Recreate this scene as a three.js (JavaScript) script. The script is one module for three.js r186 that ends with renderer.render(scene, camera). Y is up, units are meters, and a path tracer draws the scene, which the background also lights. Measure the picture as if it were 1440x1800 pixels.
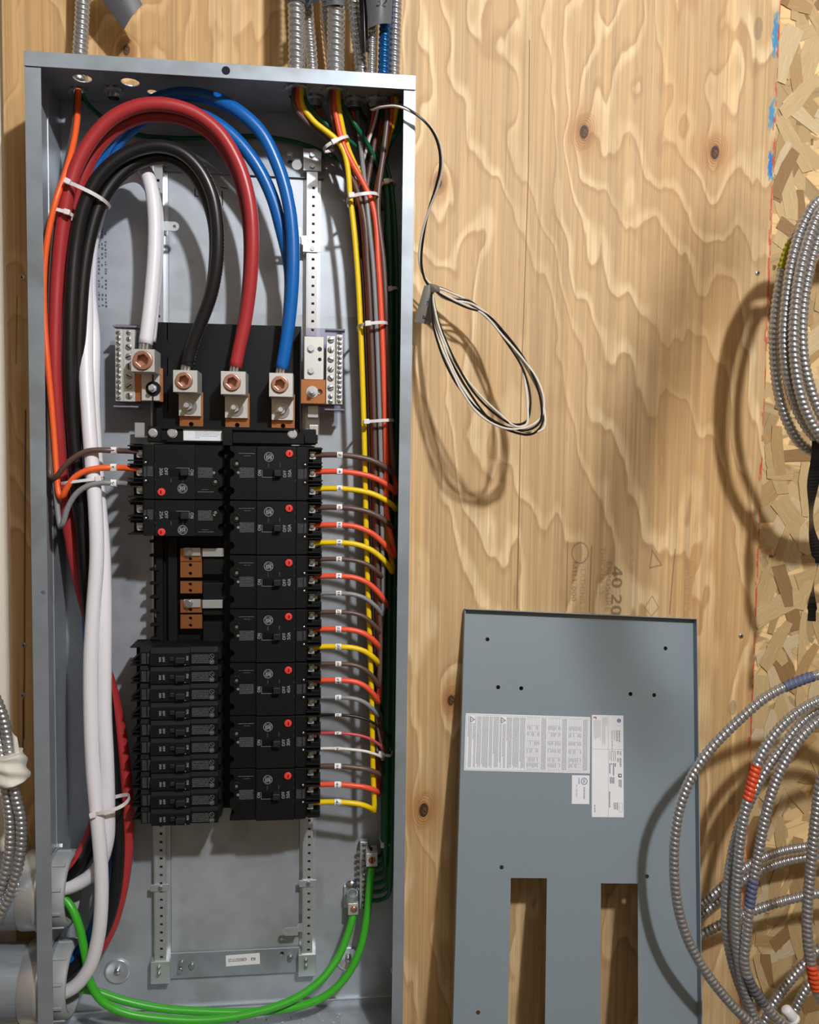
import * as THREE from 'three';
import { RoundedBoxGeometry } from 'three/addons/geometries/RoundedBoxGeometry.js';
import { RectAreaLightUniformsLib } from 'three/addons/lights/RectAreaLightUniformsLib.js';
import { mergeGeometries, toCreasedNormals } from 'three/addons/utils/BufferGeometryUtils.js';

// ------------------------------------------------------------------ camera, light, exposure
RectAreaLightUniformsLib.init();
const OY = 1.9;                                   // height of the enclosure's top edge above the floor
const scene = new THREE.Scene();
scene.background = new THREE.Color(0x000000);
const renderer = new THREE.WebGLRenderer({ antialias: true });
renderer.toneMapping = THREE.LinearToneMapping;
renderer.toneMappingExposure = 0.77;
renderer.shadowMap.enabled = true;
const FPX = 1454.03;
const camera = new THREE.PerspectiveCamera(2 * Math.atan(900 / FPX) * 180 / Math.PI, 0.8, 0.05, 40);
camera.rotation.order = 'YXZ';
camera.position.set(0.3844, OY - 0.5206, 1.29208);
camera.rotation.set(-0.0611644, -0.1069512, 0.0139167);
camera.updateMatrixWorld(true);
scene.add(camera);
const LAMP_POS = [0.95, OY + 0.64, 1.85], LAMP_POWER = 17;      // bare bulb hanging behind and right of the camera
const FILL_POWER = 1.0;                                          // added fill light, unseen, further back in the room

// ------------------------------------------------------------------ helpers
let seed = 12345;
const rnd = () => { seed = (seed * 1664525 + 1013904223) >>> 0; return seed / 4294967296; };
const rr = (a, b) => a + (b - a) * rnd();
const V = (x, y, z) => new THREE.Vector3(x, y, z);
const W = (x, y, z) => new THREE.Vector3(x, y + OY, z);          // y measured from the enclosure's top
function rayDir(px, py) { return V((px - 720) / FPX, -(py - 900) / FPX, -1).applyEuler(camera.rotation); }
function P(px, py, z) { const d = rayDir(px, py), t = (z - camera.position.z) / d.z; return camera.position.clone().addScaledVector(d, t); }
function PY(px, py, y) { const d = rayDir(px, py), t = (y + OY - camera.position.y) / d.y; return camera.position.clone().addScaledVector(d, t); }
const used = {};
function numbered(n) { const k = used[n] = (used[n] === undefined ? 0 : used[n] + 1); return k ? n + '_' + String(k).padStart(3, '0') : n; }
function tag(o, label, category, group) { o.userData.label = label; o.userData.category = category; if (group) o.userData.group = group; return o; }
const settleList = [];
function thing(name, label, category, group) {
  const o = new THREE.Group(); o.name = numbered(name); scene.add(o); tag(o, label, category, group); settleList.push(o); return o;
}
function part(name, geo, mat, parent, label) {
  const m = new THREE.Mesh(geo, mat); m.name = name; m.castShadow = m.receiveShadow = true; parent.add(m);
  if (label) m.userData.label = label; return m;
}
function single(name, geo, mat, label, category, group) {
  const m = part(numbered(name), geo, mat, scene); tag(m, label, category, group); settleList.push(m); return m;
}
function struct(name, geo, mat, label) { const m = part(name, geo, mat, scene); m.userData.kind = 'structure'; if (label) m.userData.label = label; return m; }
function settle(o) {                              // move a thing's origin to the middle of its base
  const b = new THREE.Box3().setFromObject(o), c = V((b.min.x + b.max.x) / 2, b.min.y, (b.min.z + b.max.z) / 2);
  if (o.isMesh) { o.geometry.translate(-c.x, -c.y, -c.z); o.position.copy(c); }
  else { for (const k of o.children) k.position.sub(c); o.position.copy(c); }
}
function mg(list) { return mergeGeometries(list.map((g) => { const k = g.index ? g.toNonIndexed() : g; for (const a of Object.keys(k.attributes)) if (!['position', 'normal', 'uv'].includes(a)) k.deleteAttribute(a); if (!k.attributes.uv) k.setAttribute('uv', new THREE.BufferAttribute(new Float32Array(k.attributes.position.count * 2), 2)); return k; })); }
const box = (x0, x1, y0, y1, z0, z1) => new THREE.BoxGeometry(x1 - x0, y1 - y0, z1 - z0).translate((x0 + x1) / 2, (y0 + y1) / 2, (z0 + z1) / 2);
const rbox = (x0, x1, y0, y1, z0, z1, r = 0.001, s = 1) => new RoundedBoxGeometry(x1 - x0, y1 - y0, z1 - z0, s, Math.min(r, (x1 - x0) * 0.49, (y1 - y0) * 0.49, (z1 - z0) * 0.49)).translate((x0 + x1) / 2, (y0 + y1) / 2, (z0 + z1) / 2);
const cylZ = (r, z0, z1, x, y, seg = 16, r2 = r) => new THREE.CylinderGeometry(r2, r, z1 - z0, seg).rotateX(Math.PI / 2).translate(x, y, (z0 + z1) / 2);
const cylX = (r, x0, x1, y, z, seg = 24) => new THREE.CylinderGeometry(r, r, x1 - x0, seg).rotateZ(Math.PI / 2).translate((x0 + x1) / 2, y, z);
function latheAxis(profile, seg, axis) {          // profile: [radius, along] pairs
  const g = new THREE.LatheGeometry(profile.map(([r, h]) => new THREE.Vector2(r, h)), seg);
  if (axis === 'z') g.rotateX(Math.PI / 2); if (axis === 'x') g.rotateZ(-Math.PI / 2); return g;
}
function plate(outline, holes, z0, z1, bevel = 0) {               // a sheet in the xy plane with real holes
  const s = new THREE.Shape(outline.map(([x, y]) => new THREE.Vector2(x, y)));
  for (const h of holes) {
    const p = new THREE.Path();
    if (h.r) p.absarc(h.x, h.y, h.r, 0, Math.PI * 2, true);
    else { p.moveTo(h.x - h.w / 2, h.y - h.h / 2); p.lineTo(h.x - h.w / 2, h.y + h.h / 2); p.lineTo(h.x + h.w / 2, h.y + h.h / 2); p.lineTo(h.x + h.w / 2, h.y - h.h / 2); p.closePath(); }
    s.holes.push(p);
  }
  return new THREE.ExtrudeGeometry(s, { depth: z1 - z0 - 2 * bevel, bevelEnabled: bevel > 0, bevelSize: bevel, bevelThickness: bevel, bevelOffset: -bevel, bevelSegments: 1, curveSegments: 8 }).translate(0, 0, z0 + bevel);
}
const rectO = (x0, x1, y0, y1) => [[x0, y0], [x1, y0], [x1, y1], [x0, y1]];
const crv = (pts) => new THREE.CatmullRomCurve3(pts, false, 'centripetal');
function sweep(curve, rf, radial, n, t0 = 0, t1 = 1) {            // tube with a radius function r(s, theta), capped; s in metres
  const L = curve.getLength(), fr = curve.computeFrenetFrames(n, false), pos = [], uv = [], idx = [];
  const i0 = Math.round(t0 * n), i1 = Math.round(t1 * n);
  curve.arcLengthDivisions = Math.max(200, n); curve.updateArcLengths();
  for (let i = i0; i <= i1; i++) {
    const c = curve.getPointAt(i / n), N = fr.normals[i], B = fr.binormals[i];
    for (let j = 0; j <= radial; j++) {
      const a = j / radial * Math.PI * 2, r = rf(i / n * L, j === radial ? 0 : a, i / n), x = Math.cos(a) * r, y = Math.sin(a) * r;
      pos.push(c.x + N.x * x + B.x * y, c.y + N.y * x + B.y * y, c.z + N.z * x + B.z * y); uv.push(i / n * L, j / radial);
    }
  }
  const rows = i1 - i0, w = radial + 1;
  for (let i = 0; i < rows; i++) for (let j = 0; j < radial; j++) { const a = i * w + j, b = a + 1, c = a + w, d = c + 1; idx.push(a, b, c, b, d, c); }
  for (const e of [0, rows]) {                                   // end caps
    const k = pos.length / 3, c = curve.getPointAt((i0 + e) / n); pos.push(c.x, c.y, c.z); uv.push(0, 0);
    for (let j = 0; j < radial; j++) e ? idx.push(k, e * w + j, e * w + j + 1) : idx.push(k, j + 1, j);
  }
  const g = new THREE.BufferGeometry();
  g.setAttribute('position', new THREE.Float32BufferAttribute(pos, 3)); g.setAttribute('uv', new THREE.Float32BufferAttribute(uv, 2)); g.setIndex(idx); g.computeVertexNormals();
  return g;
}
function tube(pts, r, radial = 12, step = 0.006) { const c = crv(pts); const n = Math.max(8, Math.ceil(c.getLength() / step)); return sweep(c, typeof r === 'function' ? r : () => r, radial, n); }
const px3 = (list, z) => list.map(([x, y, zz]) => P(x, y, zz === undefined ? z : zz));
const PITCH = 0.0072;
const ridge = (r, s, a, pitch) => r * (0.83 + 0.2 * Math.abs(Math.cos(Math.PI * s / pitch + a / 2)));
function conduitGeo(pts, r, pitch = PITCH, t0 = 0, t1 = 1, grow = 1) {
  const c = crv(pts), n = Math.ceil(c.getLength() / pitch * 8);
  return sweep(c, (s, a) => ridge(r, s, a, pitch) * grow, 14, n, t0, t1);
}
function sheetPatch(c, bulge, mat, parent, name, nu = 10, nv = 4, th = 0.0006) {   // thin bent sheet through four corners (tl, tr, br, bl)
  const f = (u, v) => { const t = c[0].clone().lerp(c[1], u), b = c[3].clone().lerp(c[2], u); const p = t.lerp(b, v); p.z += bulge * Math.sin(u * Math.PI) * Math.sin(0.4 + v * 2.2); return p; };
  const pos = [], uv = [], idx = [], w = nu + 1, N = w * (nv + 1);
  for (const s of [0, -th]) for (let j = 0; j <= nv; j++) for (let i = 0; i <= nu; i++) { const p = f(i / nu, j / nv); pos.push(p.x, p.y, p.z + s); uv.push(i / nu, 1 - j / nv); }
  for (let j = 0; j < nv; j++) for (let i = 0; i < nu; i++) { const a = j * w + i, b = a + 1, d = a + w, e = d + 1; idx.push(a, d, b, b, d, e, N + a, N + b, N + d, N + b, N + e, N + d); }
  const rim = []; for (let i = 0; i < nu; i++) rim.push(i); for (let j = 0; j < nv; j++) rim.push(j * w + nu); for (let i = nu; i > 0; i--) rim.push(nv * w + i); for (let j = nv; j > 0; j--) rim.push(j * w);
  for (let k = 0; k < rim.length; k++) { const a = rim[k], b = rim[(k + 1) % rim.length]; idx.push(a, b, N + a, b, N + b, N + a); }
  const g = new THREE.BufferGeometry(); g.setAttribute('position', new THREE.Float32BufferAttribute(pos, 3)); g.setAttribute('uv', new THREE.Float32BufferAttribute(uv, 2)); g.setIndex(idx); g.computeVertexNormals();
  return part(name, g, mat, parent);
}
function decal(w, h, x, y, z, mat, uvr) {                        // printed sheet facing +z
  const g = new THREE.PlaneGeometry(w, h);
  if (uvr) { const u = g.attributes.uv; for (let i = 0; i < u.count; i++) u.setXY(i, uvr[0] + u.getX(i) * (uvr[2] - uvr[0]), uvr[1] + u.getY(i) * (uvr[3] - uvr[1])); }
  return g.translate(x, y, z);
}

// ------------------------------------------------------------------ noise and textures
const hash = (x, y, s) => { let h = (x * 374761393 + y * 668265263 + s * 1442695041) | 0; h = Math.imul(h ^ (h >>> 13), 1274126177); h ^= h >>> 16; return (h >>> 0) / 4294967296; };
function vn(x, y, s = 0) { const xi = Math.floor(x), yi = Math.floor(y), fx = x - xi, fy = y - yi, u = fx * fx * (3 - 2 * fx), v = fy * fy * (3 - 2 * fy); const a = hash(xi, yi, s), b = hash(xi + 1, yi, s), c = hash(xi, yi + 1, s), d = hash(xi + 1, yi + 1, s); return (a + (b - a) * u) * (1 - v) + (c + (d - c) * u) * v; }
const fb = (x, y, s) => vn(x, y, s) * 0.55 + vn(x * 2.1, y * 2.1, s + 7) * 0.29 + vn(x * 4.3, y * 4.3, s + 13) * 0.16;
function canvas(w, h, draw) { const c = document.createElement('canvas'); c.width = w; c.height = h; draw(c.getContext('2d'), w, h, c); return c; }
function ctex(c, srgb = true) { const t = new THREE.CanvasTexture(c); if (srgb) t.colorSpace = THREE.SRGBColorSpace; t.magFilter = THREE.LinearFilter; t.wrapS = t.wrapT = THREE.RepeatWrapping; return t; }
function pix(w, h, f) { return canvas(w, h, (g) => { const im = g.createImageData(w, h), d = im.data; for (let j = 0; j < h; j++) for (let i = 0; i < w; i++) { const c = f(i, j), k = (j * w + i) * 4; d[k] = c[0]; d[k + 1] = c[1]; d[k + 2] = c[2]; d[k + 3] = 255; } g.putImageData(im, 0, 0); }); }
const lerp = (a, b, t) => a + (b - a) * t, mix3 = (a, b, t) => [lerp(a[0], b[0], t), lerp(a[1], b[1], t), lerp(a[2], b[2], t)];
const sst = (a, b, x) => { const t = Math.min(1, Math.max(0, (x - a) / (b - a))); return t * t * (3 - 2 * t); };

// ------------------------------------------------------------------ materials
const std = (color, roughness, metalness = 0, extra = {}) => new THREE.MeshStandardMaterial({ color, roughness, metalness, ...extra });
function uvm(g, s = 1 / 1.6) { const p = g.attributes.position, n = g.attributes.normal, u = g.attributes.uv; for (let i = 0; i < p.count; i++) { const ax = Math.abs(n.getX(i)), ay = Math.abs(n.getY(i)), az = Math.abs(n.getZ(i)), x = p.getX(i), y = p.getY(i), z = p.getZ(i); if (az >= ax && az >= ay) u.setXY(i, x * s, y * s); else if (ax >= ay) u.setXY(i, z * s + 0.5, y * s); else u.setXY(i, x * s, z * s + 0.7); } return g; }
const gloss = (color, roughness, specularIntensity) => new THREE.MeshPhysicalMaterial({ color, roughness, specularIntensity });
const galvMap = ctex(pix(1024, 1024, (i, j) => { const x = i / 1024, y = j / 1024; const n = fb(x * 14, y * 12, 3), m = fb(x * 90, y * 90, 9), q = fb(x * 3, y * 3, 14); const stain = sst(0.62, 0.75, fb(x * 26, y * 20, 40)); const v = 200 + (n - 0.5) * 30 + (m - 0.5) * 16 + (q - 0.5) * 22 - stain * 12; return [v, v + 1 - stain * 2, v + 3 - stain * 5]; }));
const galvRough = ctex(pix(512, 512, (i, j) => { const n = fb(i / 512 * 14, j / 512 * 14, 21), m = vn(i / 512 * 70, j / 512 * 70, 4); const v = 255 * (0.34 + 0.2 * n + 0.06 * m); return [v, v, v]; }), false);
function galv(color, metal) { return new THREE.MeshStandardMaterial({ color, map: galvMap, roughnessMap: galvRough, roughness: 1, metalness: metal }); }
const M = {
  box: galv(0xdfe8ee, 0.45), lip: galv(0xc2ced6, 0.5), rail: std(0xd2d8dc, 0.3, 0.7), zinc: std(0xcfd5d9, 0.34, 0.7), screwM: std(0xb9bdbf, 0.3, 0.9),
  conduit: std(0xb9bbbd, 0.26, 0.8), alu: std(0xcfd0cb, 0.42, 0.55), copper: std(0xb87c50, 0.36, 0.8), copperPink: std(0xc08f7c, 0.34, 0.75),
  black: gloss(0x0a0d0d, 0.5, 0.5), blackSoft: gloss(0x0d1011, 0.55, 0.5), blackDeep: gloss(0x050606, 0.6, 0.4), barrier: gloss(0x0c0f15, 0.4, 0.6), handle: std(0x1b1f21, 0.42),
  red: std(0xdd3a32, 0.5), labelWhite: std(0xe8e9e8, 0.55), tie: std(0xdad7d6, 0.45), tieHead: std(0xe2e0de, 0.4), greyPlastic: std(0x9a9fa0, 0.5),
  wRed: std(0xa83235, 0.36), wBlack: std(0x0d0e0f, 0.36), wBlue: std(0x0d62b0, 0.32), wWhite: std(0xe4e4ea, 0.36), wGreen: std(0x3fae2c, 0.36), wGreenD: std(0x075c3c, 0.42),
  orange: std(0xe8573a, 0.4), orangeB: std(0xf0632c, 0.4), yellow: std(0xecc90a, 0.4), brown: std(0x5e4a42, 0.4), grey: std(0x84878b, 0.4), thinRed: std(0xc74a52, 0.36), thinWhite: std(0xe2ddd4, 0.36), cream: std(0xd8d2c6, 0.45),
  tapeGrey: std(0x55575a, 0.5), tapeBlue: std(0x565c78, 0.5), tapeOrange: std(0xcf4a22, 0.45), tapeYellow: std(0x9c9a16, 0.5), tapeBlack: std(0x0d0e10, 0.28), tapeWhite: std(0xd8d6cc, 0.6), conduitBlue: std(0x1f5f9e, 0.35, 0.75),
  cover: std(0x7f8d95, 0.42), woodDark: std(0x4a2f1a, 0.8), dry: std(0xe9e3d5, 0.9), roomWood: std(0x8a775e, 0.8), ceil: std(0x857d70, 0.9), floorM: std(0x5e5c58, 0.9), chrome: std(0xc9cccf, 0.22, 1),
};

// ------------------------------------------------------------------ the setting
const PX0 = -0.079, PX1 = 1.105, PH = 2.44;
const toPly = (px, py) => { const p = P(px, py, 0); return [p.x, p.y]; };
const knots = [[1027, 232, 0.011], [1257, 268, 0.011], [222, 88, 0.008], [745, 1424, 0.012], [793, 1231, 0.009], [772, 322, 0.007], [1085, 1370, 0.01]].map(([a, b, r]) => { const [x, y] = toPly(a, b); return { x, y, r }; });
function plyCanvas() {
  const w = 1408, h = 2048;
  const c = pix(w, h, (i, j) => {
    const x = PX0 + (i + 0.5) / w * (PX1 - PX0), y = PH - (j + 0.5) / h * PH;
    let kd = 0, kh = 0;
    for (const k of knots) { const dx = x - k.x, dy = (y - k.y) * 0.42, d = Math.sqrt(dx * dx + dy * dy); if (d < k.r * 9) { kd += 1.5 * Math.exp(-d / (k.r * 1.8)); } const dd = Math.hypot(x - k.x, (y - k.y) * 0.8); kh = Math.max(kh, Math.exp(-Math.pow(dd / (k.r * 2.4), 2))); }
    const amp = lerp(0.6, 1.15, sst(0.9, 1.75, y + 0.25 * Math.sin(x * 5)));                    // wild flame figure in the upper part of the veneer, straighter grain in the lower
    const warp = (fb(x * 3.1 + 2, y * 1.15 + 1, 1) * 7.5 + fb(x * 11, y * 4.6, 2) * 2.6) * amp + vn(x * 46, y * 17, 3) * 0.4 + vn(x * 130, y * 36, 31) * 0.12;
    const g = x * 13 + warp + kd, t = g - Math.floor(g), br = sst(0.25, 0.7, fb(x * 14, y * 4, 51));
    const band = sst(0, 0.04, t) * (1 - sst(0.1, 0.36, t)) * (0.35 + 0.65 * br), late = sst(0.82, 0.975, t) * (1 - sst(0.99, 1, t));
    const st = vn(x * 620, y * 7, 5) * 0.4 + vn(x * 240, y * 4, 6) * 0.35 + vn(x * 90, y * 3, 61) * 0.25, big = fb(x * 2.2 + 9, y * 1.1, 8), org = sst(0.4, 0.76, fb(x * 5 + 3, y * 1.5 + 2, 12));
    let col = mix3([187, 156, 112], [201, 169, 122], big);
    col = mix3(col, [232, 208, 164], band * 0.72); col = mix3(col, [160, 122, 80], late * 0.34);
    col = mix3(col, [196, 147, 82], org * 0.5 * (0.4 + 0.6 * big));
    const f = 1 + (st - 0.5) * 0.3; col = [col[0] * f, col[1] * f, col[2] * f];
    const pore = vn(x * 900, y * 26, 17); if (pore > 0.86) col = mix3(col, [150, 105, 62], (pore - 0.86) * 2.2);
    col = mix3(col, [170, 112, 58], kh * 0.55);
    return col;
  });
  const g = c.getContext('2d'), X = (x) => (x - PX0) / (PX1 - PX0) * w, Y = (y) => (PH - y) / PH * h, sx = w / (PX1 - PX0);
  for (const k of knots) {
    for (let r = 0; r < 5; r++) { g.strokeStyle = `rgba(110,66,28,${0.5 - r * 0.09})`; g.lineWidth = 1.6; g.beginPath(); g.ellipse(X(k.x), Y(k.y), k.r * sx * (0.75 + r * 0.22), k.r * sx * (0.85 + r * 0.3), 0.2 * r, 0, 7); g.stroke(); }
    g.fillStyle = 'rgba(58,34,18,0.92)'; g.beginPath(); g.ellipse(X(k.x), Y(k.y), k.r * sx * 0.62, k.r * sx * 0.7, 0.3, 0, 7); g.fill();
    g.fillStyle = 'rgba(118,74,40,0.8)'; g.beginPath(); g.ellipse(X(k.x + k.r * 0.12), Y(k.y - k.r * 0.1), k.r * sx * 0.3, k.r * sx * 0.34, 0, 0, 7); g.fill();
    g.strokeStyle = 'rgba(30,16,8,0.8)'; g.lineWidth = 1.4; g.beginPath(); g.moveTo(X(k.x - k.r * 0.4), Y(k.y + k.r * 0.3)); g.lineTo(X(k.x + k.r * 0.35), Y(k.y - k.r * 0.4)); g.stroke();
  }
  const crack = (pts, a, lw) => { g.strokeStyle = `rgba(70,42,20,${a})`; g.lineWidth = lw; g.beginPath(); pts.forEach(([px, py], i) => { const [x, y] = toPly(px, py); i ? g.lineTo(X(x), Y(y)) : g.moveTo(X(x), Y(y)); }); g.stroke(); };
  crack([[931, 70], [929, 300], [923, 480], [916, 700], [913, 880], [909, 1070]], 0.75, 1.4);
  crack([[1040, 960], [1036, 1076]], 0.5, 1.6); crack([[998, 950], [996, 1074]], 0.45, 1.6); crack([[1187, 965], [1177, 1080]], 0.5, 1.6);
  crack([[45, 720], [44, 900], [43, 1180], [40, 1320]], 0.85, 2.4); crack([[30, 520], [28, 640]], 0.6, 1.6); crack([[41, 1230], [42, 1300]], 0.8, 3); crack([[47, 400], [52, 700]], 0.4, 1.2);
  g.textBaseline = 'middle';
  const stamp = (txt, px, py, size, a, font = 'bold') => { const [x, y] = toPly(px, py); g.save(); g.translate(X(x), Y(y)); g.rotate(Math.PI / 2); g.fillStyle = `rgba(60,44,26,${a})`; g.font = `${font} ${size}px sans-serif`; g.textAlign = 'left'; g.fillText(txt, 0, 0); g.restore(); };
  stamp('40 20', 1085, 995, 28, 0.42); stamp('EXPOSURE 1', 1072, 985, 15, 0.34, 'normal'); stamp('THICKNESS', 1060, 962, 13, 0.3, 'normal'); stamp('SHEATHING SPAN', 1025, 980, 12, 0.26, 'normal'); stamp('MILL 000', 1011, 986, 13, 0.32);
  stamp('PS 1-09', 1110, 962, 11, 0.22, 'normal'); stamp('SIZED FOR SPACING', 1207, 980, 10, 0.22, 'normal'); stamp('EXTERIOR GLUE', 1215, 985, 10, 0.18, 'normal');
  { const [x, y] = toPly(1020, 972); g.strokeStyle = 'rgba(60,44,26,0.35)'; g.lineWidth = 2; g.beginPath(); g.ellipse(X(x), Y(y), 16, 14, 0, 0, 7); g.stroke();
    const [x2, y2] = toPly(1146, 988); g.beginPath(); g.moveTo(X(x2), Y(y2) - 16); g.lineTo(X(x2) + 20, Y(y2) + 4); g.lineTo(X(x2) - 4, Y(y2) + 8); g.closePath(); g.stroke();
    const [x3, y3] = toPly(1146, 1068); g.lineWidth = 1.5; g.beginPath(); g.moveTo(X(x3), Y(y3) - 16); g.lineTo(X(x3) + 14, Y(y3)); g.lineTo(X(x3), Y(y3) + 12); g.lineTo(X(x3) - 14, Y(y3)); g.closePath(); g.stroke(); }
  const spray = (px, py, wd, ht, col, n) => { const [x, y] = toPly(px, py); for (let k = 0; k < n; k++) { const a = rnd() + rnd() - 1, b = rnd() + rnd() - 1; g.fillStyle = col; g.fillRect(X(x) + a * wd, Y(y) + b * ht, 2, 5); } };   // paint smudges along the edge
  spray(1363, 55, 8, 34, 'rgba(40,130,190,0.35)', 220); spray(1357, 198, 8, 22, 'rgba(40,130,190,0.3)', 150); spray(1354, 288, 6, 20, 'rgba(30,110,190,0.4)', 180);
  for (const [px, py, a, b, al] of [[1333, 50, 9, 15, 0.28], [1288, 1244, 8, 11, 0.3], [1286, 1402, 7, 11, 0.3], [1300, 560, 5, 9, 0.2], [1070, 1010, 5, 40, 0.12], [860, 960, 4, 30, 0.1]]) { const [x, y] = toPly(px, py); g.fillStyle = `rgba(84,78,66,${al})`; g.beginPath(); g.ellipse(X(x), Y(y), a, b, 0.1, 0, 7); g.fill(); }
  g.fillStyle = 'rgba(190,60,40,0.55)'; for (let k = 0; k < 260; k++) g.fillRect(w - 2 - rnd() * rnd() * 5, rnd() * h, 3, 4 + rnd() * 14);
  return c;
}
const plyTex = ctex(plyCanvas());
const sideTex = ctex(pix(64, 256, (i, j) => { const v = vn(i / 6, j / 40, 2); return [168 + v * 30, 122 + v * 26, 74 + v * 20]; }));
const plyMat = std(0xffffff, 0.62, 0, { map: plyTex });
const ply = struct('wall_center', box(PX0, PX1, 0, PH, -0.018, 0), plyMat, 'tan plywood sheet with flame grain and dark knots');
// plain screws driven into the plywood
function screwHead(parent, px, py, r = 0.0042) {
  const p = P(px, py, 0), s = part('screw', latheAxis([[0.0001, 0.0014], [r * 0.75, 0.0014], [r, 0.0004], [r, -0.002]], 14, 'z').translate(p.x, p.y, 0), M.screwM, parent);
  part('cross_slot', mg([box(-r * 0.6, r * 0.6, -0.0005, 0.0005, 0, 0.0003), box(-0.0005, 0.0005, -r * 0.6, r * 0.6, 0, 0.0003)]).rotateZ(0.4).translate(p.x, p.y, 0.0013), M.blackDeep, s);
}
for (const [a, b] of [[39, 488], [42, 1134], [1303, 1118], [1332, 480], [40, 1222]]) screwHead(ply, a, b);

// strand board: real flakes on a mottled base
const osbBase = ctex(canvas(768, 2048, (g, w, h) => {
  g.fillStyle = 'rgb(190,156,104)'; g.fillRect(0, 0, w, h);
  for (let k = 0; k < 3400; k++) {
    const L = rr(30, 110), t = rr(8, 30), v = rr(0.72, 1.12); g.save(); g.translate(rnd() * w, rnd() * h); g.rotate(rr(-1.6, 1.6));
    g.fillStyle = `rgb(${Math.min(255, 220 * v) | 0},${Math.min(255, 188 * v) | 0},${(134 * v) | 0})`; g.beginPath(); g.moveTo(-L / 2, -t / 2 + rr(-4, 4)); g.lineTo(L / 2, -t / 2 + rr(-4, 4)); g.lineTo(L / 2 + rr(-6, 6), t / 2); g.lineTo(-L / 2 + rr(-6, 6), t / 2); g.fill();
    g.strokeStyle = 'rgba(110,72,34,0.35)'; g.lineWidth = 1; for (let q = 0; q < 1; q++) { const yy = rr(-t / 2, t / 2); g.beginPath(); g.moveTo(-L / 2, yy); g.lineTo(L / 2, yy + rr(-2, 2)); g.stroke(); }
    g.restore();
  }
  g.fillStyle = 'rgba(70,42,20,0.7)'; for (let k = 0; k < 500; k++) g.fillRect(rnd() * w, rnd() * h, rr(1, 4), rr(2, 9));
}));
const osbMat = std(0xffffff, 0.72, 0, { map: osbBase });
const osb = struct('wall_right', box(PX1 + 0.001, 2.4, 0, PH, -0.03, -0.008), osbMat, 'oriented strand board panel of pressed wood flakes');
{
  const grain = ctex(pix(128, 128, (i, j) => { const v = vn(i / 40, j / 2.2, 3) * 0.6 + vn(i / 12, j / 1.2, 4) * 0.4, k = 216 + (v - 0.5) * 26; return [k, k * 0.99, k * 0.97]; }));
  grain.repeat.set(14, 14);
  const mats = [0xe0c592, 0xe8d2a6, 0xdcc08c, 0xd8ba86, 0xc8a670, 0xa88456, 0xe6d4ae, 0xd6b984].map((c) => std(c, 0.6, 0, { map: grain }));
  const geos = []; for (let k = 0; k < 12; k++) {
    const L = rr(0.045, 0.11), t = rr(0.012, 0.034), pts = [[-L / 2, -t / 2 * rr(0.6, 1.1)], [-L / 6, -t / 2 * rr(0.85, 1.1)], [L / 2 * rr(0.85, 1.05), -t / 2 * rr(0.5, 1.1)], [L / 2 * rr(0.9, 1.1), t / 2 * rr(0.1, 0.9)], [L / 7, t / 2 * rr(0.85, 1.15)], [-L / 2 * rr(0.85, 1.1), t / 2 * rr(0.5, 1.1)]];
    geos.push(new THREE.ExtrudeGeometry(new THREE.Shape(pts.map(([x, y]) => new THREE.Vector2(x, y))), { depth: 0.0005, bevelEnabled: false }));
  }
  for (let k = 0; k < 298; k++) {
    const y = OY + 0.28 - (k * 0.61803 % 1) * 1.8, x = PX1 + 0.012 + Math.pow(rnd(), 1.15) * 0.24, a = Math.abs(rr(-1, 1)) < 0.5 ? Math.PI / 2 + rr(-0.5, 0.5) : rr(-1.3, 1.3);
    const m = part('strand', geos[k % 12], mats[(rnd() * 8) | 0], osb); m.position.set(Math.max(x, PX1 + 0.004 + Math.abs(Math.cos(a)) * 0.033), y, -0.008 + 0.000006 * k); m.rotation.z = a;
  }
}
struct('trim_1', box(PX1 + 0.0002, PX1 + 0.003, 0, PH, -0.02, -0.0052), std(0x7a2f20, 0.7), 'red stained joint between plywood and strand board');
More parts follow.
